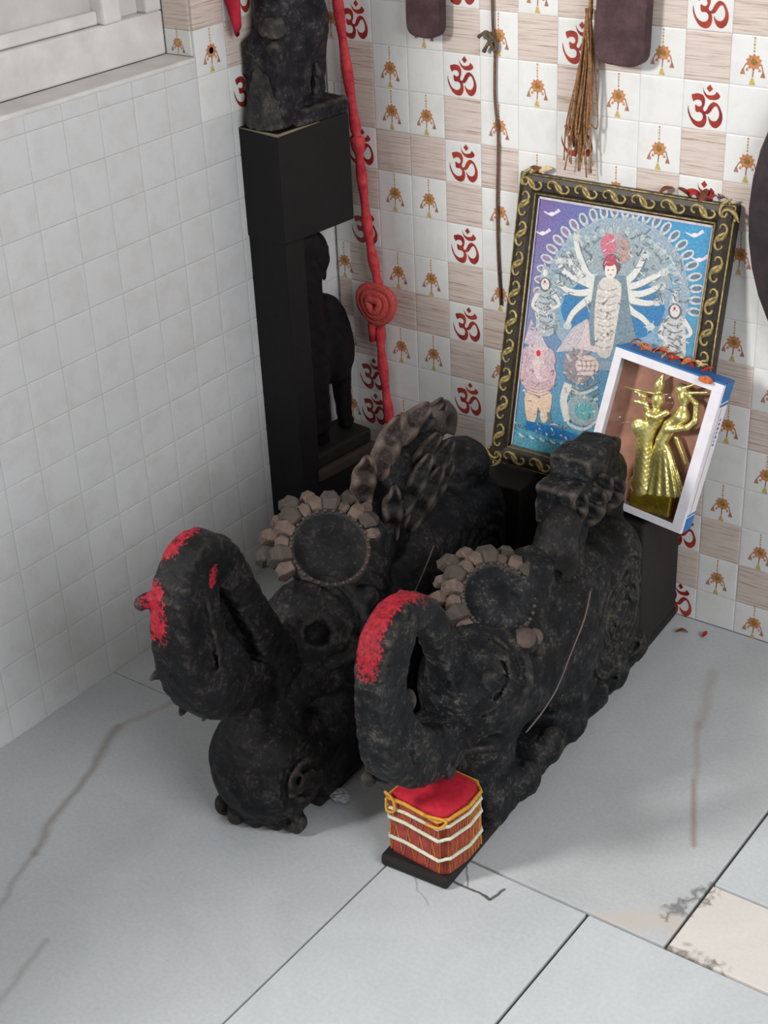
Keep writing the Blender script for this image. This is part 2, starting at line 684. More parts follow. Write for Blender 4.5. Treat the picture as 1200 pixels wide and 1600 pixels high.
wall_back = MB().box(-0.2, 2.6, 0.0, 0.15, 0.0, 2.4).build('wall_back', M['grout'])
setp(wall_back, kind='structure')


def kind_at(c, r):
    if c == -3: return 'O' if r in (-3, -1, 2, 4, 6, 8, 9, 11) else 'W'
    if c == -2: return 'H' if (r == 0 or (r % 2 and r > 0) or (r < 0 and r % 2 == 0)) else ('W' if r % 4 == 2 else 'P')
    if c == -4: return 'H' if r % 2 else ('W' if r % 4 == 2 else 'P')
    m = c % 6
    if m == 0: return 'O' if r % 2 == 0 else 'W'
    if m == 3: return 'O' if r % 2 else 'W'
    if m in (1, 5): return 'H' if r % 2 else ('P' if r % 4 == 0 else 'W')
    return 'H' if r % 2 == 0 else ('W' if r % 4 == 3 else 'P')


for c in range(-3, 13):
    for r in range(-4, 13):
        x, z = U0 + c * CELL, V0 - r * CELL
        hg = CELL
        if z - CELL / 2 < 0:
            top = z + CELL / 2
            hg, z2 = top, top / 2
            put_tile(wall_back, kind_at(c, r), x, z2, CELL, hg, off=(0, z - z2 + 0.006))
        else:
            put_tile(wall_back, kind_at(c, r), x, z, CELL, hg)
for r in range(-4, 13):      # the cut half column in the corner
    z = V0 - r * CELL
    if z - CELL / 2 < 0: continue
    put_tile(wall_back, kind_at(-4, r), 0.004 + CELL / 4, z, CELL / 2 - 0.006, CELL)

def tile_field(parent, spots, back):
    V, F, MI = [], [], []
    for (x, z, kd) in spots:
        me = get_tile('W' if kd == 'W' else 'P', CELL, CELL)
        n0 = len(V)
        for v in me.vertices:
            V.append((x + v.co.x, v.co.y, z + v.co.z) if back else (-v.co.y, x + v.co.x, z + v.co.z))
        for p in me.polygons:
            F.append(tuple(i + n0 for i in p.vertices))
            MI.append(1 if kd == 'W' else 0)
    me = pydata('tile_field', V, F)
    me.materials.append(M['tile_white'] if back else M['tile_plain'])
    me.materials.append(M['tile_stripe'])
    me.polygons.foreach_set('material_index', MI)
    o = link('tile_field', me, None, parent)
    o['kind'] = 'stuff'


tile_field(wall_back, [(U0 + c * CELL, V0 - r * CELL, kind_at(c, r)) for c in range(-3, 26) for r in range(-18, 12) if c > 12 or r < -4], True)
SILL = 0.99
WY0, WY1, WZ1 = -0.3375, -2.75, 2.1
lw = MB()
lw.box(-0.16, 0, -3.4, 0.0, 0.0, SILL)
lw.box(-0.16, 0, WY0, 0.0, SILL, 2.4)
lw.box(-0.16, 0, -3.4, WY1, SILL, 2.4)
lw.box(-0.16, 0, WY1, WY0, WZ1, 2.4)
wall_left = lw.build('wall_left', M['grout'])
setp(wall_left, kind='structure')
for j in range(0, 18):
    y = -CELL * j
    for r in range(-4, 13):
        z = V0 - r * CELL
        hg = CELL
        top, bot = z + CELL / 2, max(z - CELL / 2, 0.0)
        if r < 0 and j >= 5:
            if r == -1: top = SILL
            else: continue
        kd = 'L'
        if r <= 0 and j <= 4:
            kd = {(3, 0): 'O', (3, -1): 'W', (3, -2): 'O', (3, -3): 'W', (4, -1): 'H', (4, -2): 'W', (4, -3): 'H', (2, 0): 'H', (2, -1): 'P', (2, -2): 'H',
                  (1, 0): 'P', (1, -1): 'H', (0, 0): 'W', (0, -1): 'L'}.get((j, r), 'P')
        wd = CELL
        yy = y
        if j == 0: wd, yy = CELL / 2 - 0.006, -CELL / 4 - 0.003
        put_tile(wall_left, kd, yy, (top + bot) / 2, wd, top - bot, back=False)

tile_field(wall_left, [(-CELL * j, V0 - r * CELL, 'P') for j in range(18, 44) for r in range(0, 12)] + [(-CELL * j, V0 - r * CELL, 'P') for j in range(1, 5) for r in range(-16, -4)], False)
# window in the left wall: sill, reveal, frame, closed leaf, open side beyond
win = empty('window_1', (0, 0, SILL))
setp(win, kind='structure')


def wbox(name, x0, x1, y0, y1, z0, z1, mat, bevel=0.002):
    return MB().box(x0, x1, y0, y1, z0 - SILL, z1 - SILL).build(name, M[mat], win, bevel=bevel)


wbox('sill', -0.06, 0.006, WY1 + 0.002, WY0 - 0.001, SILL - 0.001, SILL + 0.008, 'painted_wood', 0.003)
wbox('bottom_rail', -0.10, -0.058, -0.98, WY0 - 0.002, SILL + 0.008, SILL + 0.078, 'painted_wood', 0.004)
wbox('stile', -0.10, -0.052, -0.475, -0.435, SILL + 0.078, WZ1, 'painted_wood', 0.005)
wbox('stile', -0.10, -0.058, -0.375, WY0 - 0.002, SILL + 0.078, WZ1, 'painted_wood', 0.004)
wbox('stile', -0.10, -0.052, -1.0, -0.955, SILL + 0.008, WZ1, 'painted_wood', 0.005)
wbox('shutter_panel', -0.092, -0.078, -0.955, -0.475, SILL + 0.078, WZ1, 'shutter_paint', 0.002)
wbox('shutter_panel', -0.092, -0.078, -0.435, -0.375, SILL + 0.078, WZ1, 'shutter_paint', 0.002)
wbox('shutter_rail', -0.078, -0.066, -0.955, -0.475, SILL + 0.079, SILL + 0.1, 'painted_wood', 0.003)
for (z0, z1, kd) in ((SILL + 0.009, 1.0395, 'H'), (1.0395, 1.1145, 'W'), (1.1145, 1.19, 'P'), (1.19, 1.265, 'H')):
    t = link('tile', get_tile(kd, 0.056, z1 - z0), None, win)
    t.location = (-0.029, WY0 + 0.001, (z0 + z1) / 2 - SILL)
    if kd == 'H':
        p = link('ornament_print', orn_me, None, t)
        p.scale = (0.75, 1, 0.7)

# floor
floor = MB().box(-0.2, 2.8, -3.4, 0.15, -0.12, -0.006).build('floor', simple('floor_grout', (98, 96, 94), 0.95, sc=40))
setp(floor, kind='structure')
fl = []
vein = (128, 116, 102)
fm0 = marble('marble_a', (190, 194, 197), [((0.128, -0.824), (0.239, -1.112), 0.012, 0.06, vein, 0.55, 0.1, 7), ((0.16, -0.70), (0.128, -0.824), 0.012, 0.05, (150, 138, 124), 0.4, 0.1, 7),
                                           ((0.239, -1.112), (0.30, -1.23), 0.009, 0.05, vein, 0.4, 0.1, 7), ((0.395, -1.22), (0.43, -1.36), 0.010, 0.05, vein, 0.35, 0.1, 7)])
fm1 = marble('marble_b', (190, 193, 195))
fm2 = marble('marble_c', (190, 194, 196), [((1.02, -0.77), (1.115, -0.70), 0.028, 0.10, (196, 190, 184), 0.9, 0.3, 20), ((1.09, -0.71), (1.118, -0.62), 0.012, 0.06, (80, 76, 72), 0.7, 0.0, 60), ((0.93, -0.284), (1.058, -0.555), 0.009, 0.02, (140, 112, 96), 0.28, 0.1, 8), ((0.884, -0.14), (0.94, -0.30), 0.014, 0.03, (146, 136, 122), 0.32, 0.1, 8),
                                           ((0.99, -0.42), (1.06, -0.56), 0.006, 0.006, (140, 96, 86), 0.3, 0.2, 8)])
fm3 = marble('marble_d', (196, 201, 204), [((0.782, -0.815), (0.87, -0.817), 0.003, 0.014, (70, 68, 66), 0.9, 0.5, 30), ((0.87, -0.817), (0.875, -0.79), 0.003, 0.01, (80, 78, 76), 0.9, 0.5, 30),
                                           ((0.80, -0.775), (0.83, -0.815), 0.002, 0.012, (110, 108, 104), 0.7, 0.5, 30), ((0.71, -0.80), (0.80, -0.88), 0.002, 0.03, (150, 148, 144), 0.6, 0.5, 20)])
fm4 = marble('marble_e', (198, 203, 206))
fm5 = marble('marble_f', (220, 215, 209), [((1.06, -0.762), (1.19, -0.762), 0.018, 0.08, (84, 78, 72), 0.75, 0.0, 60), ((1.10, -0.70), (1.125, -0.625), 0.012, 0.07, (90, 84, 78), 0.7, 0.0, 60)])
jt = 0.0016
specs = [(0.0, 0.7025, -2.2, -0.703, fm0), (0.0, 0.7025, -0.703, -0.002, fm1), (0.7025, 1.117, -0.765, -0.002, fm2),
         (0.7025, 0.999, -1.55, -0.765, fm3), (0.999, 1.9, -1.55, -0.765, fm4), (1.117, 1.9, -0.765, -0.617, fm5),
         (1.117, 1.9, -0.617, -0.002, fm4), (0.7025, 1.6, -2.4, -1.55, fm4), (1.6, 2.6, -2.4, -1.55, fm1), (1.9, 2.6, -1.55, -0.002, fm1)]
for (x0, x1, y0, y1, mt) in specs:
    k = 0.0007 if y1 > -0.71 and x1 < 0.71 else (0.0024 if x0 > 0.7 else 0.0013)
    top = 0.0
    MB().box(x0 + k, x1 - k, y0 + k, y1 - k, -0.02, top).build('floor_tile', mt, floor, bevel=0.0012)


# ------------------------------------------------------------------ carved beasts
def paint_attr(me, V, strokes):
    val = np.zeros(len(V), np.float32)
    for pts, rad, st in strokes:
        d = np.full(len(V), 9.0)
        pts = [np.array(p, float) for p in pts]
        for a_, b_ in zip(pts[:-1], pts[1:]):
            ab = b_ - a_
            t = np.clip(((V - a_) @ ab) / (ab @ ab + 1e-12), 0, 1)
            d = np.minimum(d, np.linalg.norm(V - a_ - t[:, None] * ab, axis=1))
        val = np.maximum(val, st * np.clip(1.3 - d / rad, 0, 1))
    at = me.attributes.new('kumkum', 'FLOAT', 'POINT')
    at.data.foreach_set('value', val.astype(np.float32))


def leaf_mesh(name, L, W, T, curl=0.0, tip=0.6):
    """carved leaf lobe: along +x, width y, thickness z, with a grooved middle and a curled tip"""
    nu, nv = 18, 14
    V, F = [], []
    for i in range(nu + 1):
        u = i / nu
        wd = W * (math.sin(math.pi * min(1, u * 0.82 + 0.14)) ** 0.7)
        if i == nu: wd = W * 0.12
        x = L * u
        zc = curl * L * u * u
        for k in range(nv):
            an = 2 * math.pi * k / nv
            y = wd * math.cos(an)
            z = T * math.sin(an) * (0.5 + 0.5 * math.sin(math.pi * (0.12 + 0.8 * u)))
            if math.sin(an) > 0: z -= T * 0.8 * math.exp(-(y / (W * 0.3)) ** 2)
            z += T * 0.3 * math.sin(u * 16)
            V.append((x, y, z + zc))
    for i in range(nu):
        for k in range(nv):
            k2 = (k + 1) % nv
            F.append((i * nv + k, (i + 1) * nv + k, (i + 1) * nv + k2, i * nv + k2))
    F.append(tuple(range(nv)))
    F.append(tuple(nu * nv + k for k in range(nv))[::-1])
    me = pydata(name, V, F)
    bm = bmesh.new()
    bm.from_mesh(me)
    bmesh.ops.recalc_face_normals(bm, faces=bm.faces)
    bm.to_mesh(me)
    bm.free()
    me.shade_smooth()
    return me


def orient(o, pos, direction, normal):
    x = Vector(direction).normalized()
    n = Vector(normal)
    z = (n - x * n.dot(x)).normalized()
    y = z.cross(x)
    o.matrix_local = Matrix(((x.x, y.x, z.x, pos[0]), (x.y, y.y, z.y, pos[1]), (x.z, y.z, z.z, pos[2]), (0, 0, 0, 1)))


def petal_block(name, L, W, T):
    """chunky chiselled petal of the crown"""
    V = [(0, -W * 0.7, -T), (0, W * 0.7, -T), (0, W * 0.6, T), (0, -W * 0.6, T),
         (L * 0.6, -W, -T), (L * 0.6, W, -T), (L * 0.6, W * 0.85, T * 1.1), (L * 0.6, -W * 0.85, T * 1.1),
         (L, -W * 0.55, -T * 0.7), (L, W * 0.55, -T * 0.7), (L, W * 0.45, T * 0.7), (L, -W * 0.45, T * 0.7)]
    F = [(0, 1, 2, 3), (8, 11, 10, 9)]
    for b in (0, 4):
        for k in range(4):
            k2 = (k + 1) % 4
            F.append((b + k, b + 4 + k, b + 4 + k2, b + k2))
    me = pydata(name, V, F)
    bm = bmesh.new()
    bm.from_mesh(me)
    bmesh.ops.recalc_face_normals(bm, faces=bm.faces)
    bmesh.ops.bevel(bm, geom=list(bm.edges), offset=min(W, T) * 0.16, segments=1, affect='EDGES')
    for v_ in bm.verts:
        v_.co.z += 0.25 * T * math.sin(v_.co.x * 190)
        v_.co.x *= 1 + 0.10 * math.sin(v_.co.y * 600 + v_.co.z * 400)
        v_.co.y += 0.10 * W * math.sin(v_.co.x * 330 + v_.co.z * 500)
    bm.to_mesh(me)
    bm.free()
    return me


def crown(root, c, n, e1, R, mat, pm, count, a0, a1, scale=1.0):
    """round crown panel with a beaded rim and chiselled petals"""
    n = Vector(n).normalized()
    e1 = (Vector(e1) - n * Vector(e1).dot(n)).normalized()
    e2 = n.cross(e1)
    c = Vector(c)
    d = MB()
    rings = [(0.0, 0.006), (0.5, 0.003), (0.82, -0.002), (0.92, 0.007), (1.0, 0.006), (1.04, -0.03)]
    seg = 28
    V = [c + n * rings[0][1]]
    for (rr, hh) in rings[1:]:
        for k in range(seg):
            an = 2 * math.pi * k / seg
            V.append(c + (e1 * math.cos(an) + e2 * math.sin(an)) * (R * rr) + n * hh)
    F = [(0, 1 + k, 1 + (k + 1) % seg) for k in range(seg)]
    for r in range(len(rings) - 2):
        for k in range(seg):
            k2 = (k + 1) % seg
            F.append((1 + r * seg + k, 1 + (r + 1) * seg + k, 1 + (r + 1) * seg + k2, 1 + r * seg + k2))
    d.add(V, F)
    disc = d.build('crown_panel', mat, root, smooth=True)
    b = MB()
    for k in range(30):
        an = 2 * math.pi * k / 30
        p = c + (e1 * math.cos(an) + e2 * math.sin(an)) * (R * 0.96) + n * 0.008
        b.ell(p, (0.0034,) * 3, 6, 4)
    b.build('beaded_rim', M['wood_dusty_dark'], disc, smooth=True)
    pme = petal_block('petal', 0.030 * scale, 0.0135 * scale, 0.013 * scale)
    pme.materials.append(pm)
    pme2 = pme.copy()
    pme2.materials.clear()
    pme2.materials.append(M['wood_dusty_dark'])
    for row, cnt in ((0, count), (1, count - 4)):
        for k in range(cnt):
            f_ = k / (cnt - 1)
            an = a0 + (a1 - a0) * (f_ if row == 0 else 0.12 + 0.72 * f_)
            dr = e1 * math.cos(an) + e2 * math.sin(an)
            p = link('petal', pme2 if (k + row) % 3 == 1 else pme, None, root)
            orient(p, c + dr * (R * 0.98 + 0.020 * row * scale) - n * (0.004 + 0.016 * row), dr + n * 0.15 * ((k % 2) * 2 - 1), n)
            s_ = (1.0 - 0.12 * row) * (1.0 + 0.22 * math.sin(k * 2.1 + row))
            p.scale = (s_, s_, s_)


def beast(name, P0, F, label, spec):
    Fv = Vector((F[0], F[1], 0)).normalized()
    Tv = Vector((-Fv.y, Fv.x, 0))
    root = empty(name, mat=Matrix(((Fv.x, Tv.x, 0, P0[0]), (Fv.y, Tv.y, 0, P0[1]), (0, 0, 1, 0.0005), (0, 0, 0, 1))))
    setp(root, label, 'statue', 'carved wooden beasts on the floor')
    return root


# --- right beast
RB = beast('carved_beast', (0.695, 0.0), (0.055, -0.81), 'black carved beast with bright red smear on its arched trunk, behind the toy drum', None)
pl = MB()
pl.box(0.012, 0.845, -0.056, 0.058, 0.0, 0.02)
pl.build('plank', M['wood_black'], RB, bevel=0.006)
MB().box(0.02, 0.185, -0.075, 0.058, 0.02, 0.272).build('block', M['wood_black'], RB, bevel=0.005)


def fR(P):
    F = s_box(P, (0.345, 0, 0.165), (0.165, 0.078, 0.147), 0.07)
    F = sm(F, s_cap(P, (0.44, 0, 0.19), (0.66, 0, 0.2), 0.10, 0.085, 0.85), 0.03)
    F = sm(F, s_ell(P, (0.665, 0, 0.245), (0.085, 0.075, 0.078)), 0.02)
    F = sm(F, s_ell(P, (0.665, 0.0, 0.10), (0.07, 0.062, 0.10)), 0.03)
    F = sm(F, s_cap(P, (0.55, 0, 0.28), (0.48, 0, 0.33), 0.05, 0.035, 1.1), 0.03)      # nape under the crown
    F = sm(F, s_cap(P, (0.40, 0, 0.30), (0.33, 0, 0.40), 0.045, 0.04, 0.9), 0.02)      # stem of the crest
    F = sm(F, s_box(P, (0.372, 0, 0.395), (0.030, 0.034, 0.035), 0.006), 0.005)
    F = sm(F, s_box(P, (0.318, 0, 0.415), (0.032, 0.036, 0.045), 0.006), 0.005)
    F = sm(F, s_box(P, (0.262, 0, 0.400), (0.034, 0.034, 0.052), 0.008), 0.006)
    F = sm(F, s_cap(P, (0.26, 0, 0.39), (0.215, 0, 0.372), 0.048, 0.042, 0.75), 0.010)
    F = sm(F, s_cap(P, (0.213, 0, 0.36), (0.20, 0, 0.29), 0.036, 0.03, 0.8), 0.015)
    F = sm(F, s_box(P, (0.45, 0, 0.045), (0.27, 0.07, 0.035), 0.02), 0.012)            # carved ledge
    for s_, z_ in ((0.22, 0.06), (0.30, 0.05), (0.38, 0.055), (0.46, 0.05), (0.54, 0.06), (0.62, 0.05)):
        F = sm(F, s_ell(P, (s_, 0.066, z_), (0.033, 0.022, 0.03)), 0.008)
    # brow shells, cheek ridge, mouth line
    F = sm(F, s_tor(P, (0.672, 0.028, 0.262), (0.6, 0.5, 0.62), 0.060, 0.011), 0.004)
    F = sm(F, s_tor(P, (0.682, 0.033, 0.268), (0.6, 0.5, 0.62), 0.040, 0.009), 0.004)
    F = sm(F, s_ell(P, (0.70, 0.045, 0.278), (0.020, 0.020, 0.020)), 0.004)
    F = sub(F, s_tor(P, (0.690, 0.036, 0.270), (0.6, 0.5, 0.62), 0.050, 0.004), 0.003)
    F = sub(F, s_tor(P, (0.695, 0.040, 0.276), (0.6, 0.5, 0.62), 0.029, 0.005), 0.003)
    for q in range(7):                                                                  # plaited mane on the flank
        F = sub(F, s_cap(P, (0.56 - 0.025 * q, 0.055, 0.335 - 0.004 * q), (0.575 - 0.025 * q, 0.092, 0.285 - 0.006 * q), 0.0045, 0.004), 0.004)
    for q in range(5):                                                                  # folds on the rump
        F = sub(F, s_tor(P, (0.30, 0.075, 0.17), (0, 1, 0), 0.028 + 0.022 * q, 0.0035), 0.004)
    for q in range(4):                                                                  # claws at the chest
        F = sub(F, s_cap(P, (0.745, -0.01 + 0.022 * q, 0.10), (0.735, -0.01 + 0.022 * q, 0.03), 0.005, 0.005), 0.005)
    F = sm(F, s_ell(P, (0.60, 0.05, 0.285), (0.026, 0.024, 0.022)), 0.006)
    F = sm(F, s_ell(P, (0.575, 0.062, 0.262), (0.014, 0.012, 0.014)), 0.005)
    F = sub(F, s_cap(P, (0.75, 0.07, 0.19), (0.62, 0.095, 0.185), 0.012, 0.006), 0.008)
    F = sub(F, s_cap(P, (0.74, 0.0, 0.185), (0.68, 0.09, 0.17), 0.010, 0.010), 0.008)
    F = sub(F, s_cap(P, (0.50, 0.10, 0.27), (0.585, 0.10, 0.15), 0.012, 0.010), 0.01)
    F = sub(F, s_cap(P, (0.42, 0.06, 0.33), (0.36, 0.09, 0.27), 0.010, 0.008), 0.008)
    # volute carved into the crest
    F = sub(F, s_tor(P, (0.225, 0.034, 0.37), (0, 1, 0), 0.022, 0.006), 0.004)
    F = sub(F, s_cap(P, (0.36, 0.045, 0.39), (0.25, 0.045, 0.42), 0.006, 0.006), 0.006)
    F = sub(F, s_cap(P, (0.38, 0.045, 0.37), (0.26, 0.045, 0.38), 0.006, 0.006), 0.006)
    return F + carve(P, 0.0022, 130)


me, V = mesh_sdf('body', fR, (0.10, -0.12, 0.006), (0.80, 0.12, 0.47), 0.0042)
paint_attr(me, V, [([(0.585, 0.075, 0.13), (0.57, 0.075, 0.105)], 0.012, 1.3)])
link('body', me, M['wood_right'], RB)

chR = [(0.695, 0, 0.195, 0.050), (0.715, 0, 0.275, 0.034), (0.748, 0, 0.355, 0.025), (0.790, 0, 0.424, 0.023), (0.840, 0, 0.450, 0.029), (0.882, 0, 0.428, 0.036),
       (0.900, 0, 0.375, 0.034), (0.896, 0, 0.315, 0.036), (0.874, 0, 0.258, 0.044), (0.825, 0, 0.213, 0.044), (0.745, 0, 0.185, 0.04)]


def ftr(ch, lat, extra=None):
    pts = [tuple(p) for p in catmull(ch, 5)]

    def fn(P):
        F = s_chain(P, pts, lat)
        if extra: F = extra(P, F)
        return F + carve(P, 0.0018, 140)
    return fn


def exR(P, F):
    F = sub(F, s_tor(P, (0.85, 0.036, 0.265), (0.2, 1, 0), 0.030, 0.005), 0.006)
    F = sm(F, s_ell(P, (0.864, 0.018, 0.335), (0.010, 0.012, 0.018)), 0.004)
    F = sub(F, s_cap(P, (0.90, 0.033, 0.42), (0.895, 0.034, 0.31), 0.004, 0.005), 0.006)
    for k in range(6):
        F = sm(F, s_ell(P, (0.885 - 0.02 * k, -0.04 + 0.014 * k, 0.192 - 0.006 * k + 0.004 * (k % 2)), (0.011, 0.011, 0.012)), 0.005)
    return F


me, V = mesh_sdf('trunk', ftr(chR, 0.74, exR), (0.62, -0.08, 0.11), (0.97, 0.08, 0.50), 0.0036)
paint_attr(me, V, [([(0.815, 0.0, 0.47), (0.86, -0.01, 0.485), (0.905, -0.01, 0.462), (0.94, 0.0, 0.42)], 0.025, 1.0), ([(0.945, 0.0, 0.40), (0.952, 0.01, 0.365)], 0.014, 1.0), ([(0.945, -0.01, 0.285), (0.93, 0.0, 0.25)], 0.012, 0.6)])
link('trunk', me, M['wood_right'], RB)
crown(RB, (0.575, -0.005, 0.325), (0.30, 0.55, 0.78), (1, 0, -0.15), 0.058, M['wood_right'], M['wood_dusty'], 11, math.radians(-10), math.radians(-185), 0.95)

kb = MB()
kb.ell((0.605, 0.055, 0.292), (0.022, 0.018, 0.016), 12, 8)
kb.ell((0.585, 0.062, 0.287), (0.014, 0.013, 0.013), 10, 7)
kb.build('ear_knob', M['wood_dusty'], RB, smooth=True)
me, V = mesh_sdf('ear_lobe', lambda P: sub(sm(s_ell(P, (0.435, 0.02, 0.335), (0.036, 0.036, 0.058)), s_ell(P, (0.415, 0.02, 0.38), (0.03, 0.03, 0.03)), 0.015),
                                           s_ell(P, (0.468, 0.035, 0.318), (0.012, 0.012, 0.012)), 0.004), (0.37, -0.04, 0.26), (0.50, 0.08, 0.43), 0.004)
link('ear_lobe', me, M['wood_dusty_dark'], RB)
lf = leaf_mesh('crest_leaf', 0.085, 0.028, 0.016, 0.18)
lf.materials.append(M['wood_dusty_dark'])
for (s_, t_, z_, dz, dt, sc) in ((0.40, 0.022, 0.375, 1.0, 0.1, 0.8), (0.365, 0.03, 0.36, 0.8, 0.1, 0.9), (0.345, 0.034, 0.385, 0.6, 0.1, 0.8), (0.30, 0.034, 0.36, 0.5, 0.1, 0.8)):
    o = link('crest_leaf', lf, None, RB)
    orient(o, (s_, t_, z_), (-0.55, dt, dz * 0.62), (0.55, 0.45, 0.6))
    o.scale = (sc * 0.8, sc, sc)
cd_ = MB()
cd_.tube(catmull([(0.43, 0.078, 0.285), (0.47, 0.088, 0.262), (0.52, 0.090, 0.228), (0.56, 0.088, 0.19), (0.60, 0.083, 0.168), (0.64, 0.077, 0.155)], 5), 0.0014, 6)
cd_.build('thread', simple('thread', (112, 100, 94), 0.8), RB, smooth=True)

# --- left beast
LB = beast('carved_beast', (0.44, 0.0), (0.05, -0.81), 'darker carved beast with big rounded paw and leafy crest, nearer the white wall', None)
MB().box(0.012, 0.80, -0.056, 0.056, 0.0, 0.02).build('plank', M['wood_black'], LB, bevel=0.006)
MB().box(0.02, 0.185, -0.06, 0.075, 0.02, 0.272).build('block', M['wood_black'], LB, bevel=0.005)


def fL(P):
    F = s_box(P, (0.355, 0, 0.175), (0.165, 0.078, 0.155), 0.075)
    F = sm(F, s_cap(P, (0.44, 0, 0.19), (0.68, 0, 0.20), 0.10, 0.09, 0.82), 0.03)
    F = sm(F, s_ell(P, (0.715, 0, 0.265), (0.085, 0.075, 0.082)), 0.02)
    F = sm(F, s_cap(P, (0.58, 0, 0.10), (0.80, 0, 0.10), 0.085, 0.08, 0.88), 0.03)
    F = sm(F, s_ell(P, (0.845, -0.006, 0.10), (0.083, 0.088, 0.098)), 0.02)
    F = sm(F, s_cap(P, (0.70, 0, 0.22), (0.80, 0, 0.21), 0.07, 0.05), 0.02)
    F = sm(F, s_ell(P, (0.265, 0, 0.345), (0.052, 0.052, 0.045)), 0.02)
    F = sm(F, s_cap(P, (0.60, 0, 0.30), (0.54, 0, 0.35), 0.05, 0.04, 1.1), 0.03)
    F = sm(F, s_cap(P, (0.51, 0, 0.33), (0.48, 0, 0.42), 0.045, 0.035, 0.8), 0.02)
    F = sm(F, s_cap(P, (0.48, 0, 0.42), (0.36, 0, 0.43), 0.035, 0.026, 0.8), 0.02)
    F = sm(F, s_box(P, (0.50, 0, 0.045), (0.30, 0.066, 0.035), 0.02), 0.012)
    for k in range(5):
        F = sm(F, s_ell(P, (0.893 - 0.010 * abs(k - 1), -0.066 + 0.031 * k, 0.020), (0.017, 0.015, 0.018)), 0.008)
    for k in range(4):
        F = sub(F, s_cap(P, (0.925, -0.05 + 0.031 * k, 0.06), (0.90, -0.05 + 0.031 * k, 0.012), 0.004, 0.004), 0.008)
    F = sm(F, s_tor(P, (0.722, 0.028, 0.290), (0.6, 0.5, 0.62), 0.062, 0.011), 0.004)
    F = sm(F, s_tor(P, (0.735, 0.033, 0.292), (0.6, 0.5, 0.62), 0.042, 0.010), 0.004)
    F = sub(F, s_tor(P, (0.738, 0.036, 0.297), (0.6, 0.5, 0.62), 0.052, 0.004), 0.003)
    F = sub(F, s_ell(P, (0.765, 0.05, 0.30), (0.020, 0.020, 0.018)), 0.005)
    for q in range(7):
        F = sub(F, s_cap(P, (0.60 - 0.025 * q, 0.055, 0.345 - 0.004 * q), (0.615 - 0.025 * q, 0.092, 0.29 - 0.006 * q), 0.0045, 0.004), 0.004)
    for q in range(5):
        F = sub(F, s_tor(P, (0.31, 0.075, 0.19), (0, 1, 0), 0.028 + 0.022 * q, 0.0035), 0.004)
    F = sm(F, s_ell(P, (0.655, 0.058, 0.305), (0.026, 0.022, 0.02)), 0.006)
    F = sub(F, s_cap(P, (0.82, 0.0, 0.185), (0.70, 0.09, 0.165), 0.014, 0.012), 0.01)
    F = sub(F, s_cap(P, (0.48, 0.10, 0.29), (0.585, 0.10, 0.15), 0.012, 0.010), 0.01)
    for q in range(2):
        F = sub(F, s_tor(P, (0.85, 0.074, 0.10), (0.3, 0.95, 0.1), 0.022 + 0.022 * q, 0.005), 0.006)
    F = sub(F, s_tor(P, (0.80, 0.0, 0.10), (1, 0, 0.1), 0.092, 0.006), 0.008)
    return F + carve(P, 0.0022, 125)


me, V = mesh_sdf('body', fL, (0.12, -0.13, 0.002), (1.02, 0.13, 0.49), 0.0042)
paint_attr(me, V, [])
link('body', me, M['wood_left'], LB)
chL = [(0.795, 0, 0.225, 0.048), (0.828, 0, 0.310, 0.032), (0.866, 0, 0.40, 0.026), (0.903, 0, 0.474, 0.029), (0.943, 0, 0.512, 0.036), (0.977, 0, 0.490, 0.040),
       (0.988, 0, 0.435, 0.044), (0.980, 0, 0.375, 0.049), (0.956, 0, 0.322, 0.052), (0.915, 0, 0.288, 0.040), (0.84, 0, 0.250, 0.034)]


def exL(P, F):
    F = np.minimum(F, s_box(P, (0.905, -0.014, 0.37), (0.055, 0.006, 0.11), 0.004))
    F = sm(F, s_ell(P, (0.955, 0, 0.335), (0.056, 0.05, 0.062)), 0.015)
    F = sm(F, s_cap(P, (1.008, -0.028, 0.475), (1.030, -0.038, 0.474), 0.013, 0.010), 0.006)
    F = sm(F, s_cap(P, (0.998, -0.035, 0.352), (1.026, -0.042, 0.350), 0.016, 0.003), 0.005)
    F = sm(F, s_cap(P, (0.975, -0.03, 0.285), (0.982, -0.036, 0.266), 0.014, 0.004), 0.005)
    F = sm(F, s_cap(P, (0.955, -0.012, 0.278), (0.960, -0.015, 0.250), 0.014, 0.004), 0.005)
    F = sm(F, s_cap(P, (0.915, 0.010, 0.270), (0.918, 0.016, 0.222), 0.030, 0.004), 0.006)
    F = sub(F, s_cap(P, (0.985, 0.030, 0.48), (0.98, 0.034, 0.37), 0.004, 0.005), 0.006)
    F = sub(F, s_cap(P, (0.955, 0.052, 0.37), (0.925, 0.052, 0.30), 0.006, 0.006), 0.006)
    return F


me, V = mesh_sdf('trunk', ftr(chL, 0.78, exL), (0.70, -0.09, 0.15), (1.08, 0.09, 0.58), 0.0036)
paint_attr(me, V, [([(0.945, -0.015, 0.55), (0.985, -0.02, 0.535)], 0.020, 0.75), ([(1.02, -0.02, 0.49), (1.03, -0.015, 0.44)], 0.024, 0.75), ([(0.955, 0.03, 0.505), (0.965, 0.03, 0.49)], 0.010, 0.8)])
link('trunk', me, M['wood_left'], LB)
crown(LB, (0.655, 0.0, 0.375), (0.42, 0.50, 0.75), (1, -0.25, -0.1), 0.062, M['wood_left'], M['wood_dusty'], 12, math.radians(-10), math.radians(-195), 1.0)
lf2 = leaf_mesh('crest_leaf', 0.115, 0.022, 0.017, 0.2)
lf2.materials.append(M['wood_dusty_dark'])
lf3 = leaf_mesh('crest_leaf', 0.105, 0.027, 0.018, 0.45)
lf3.materials.append(M['wood_dusty'])
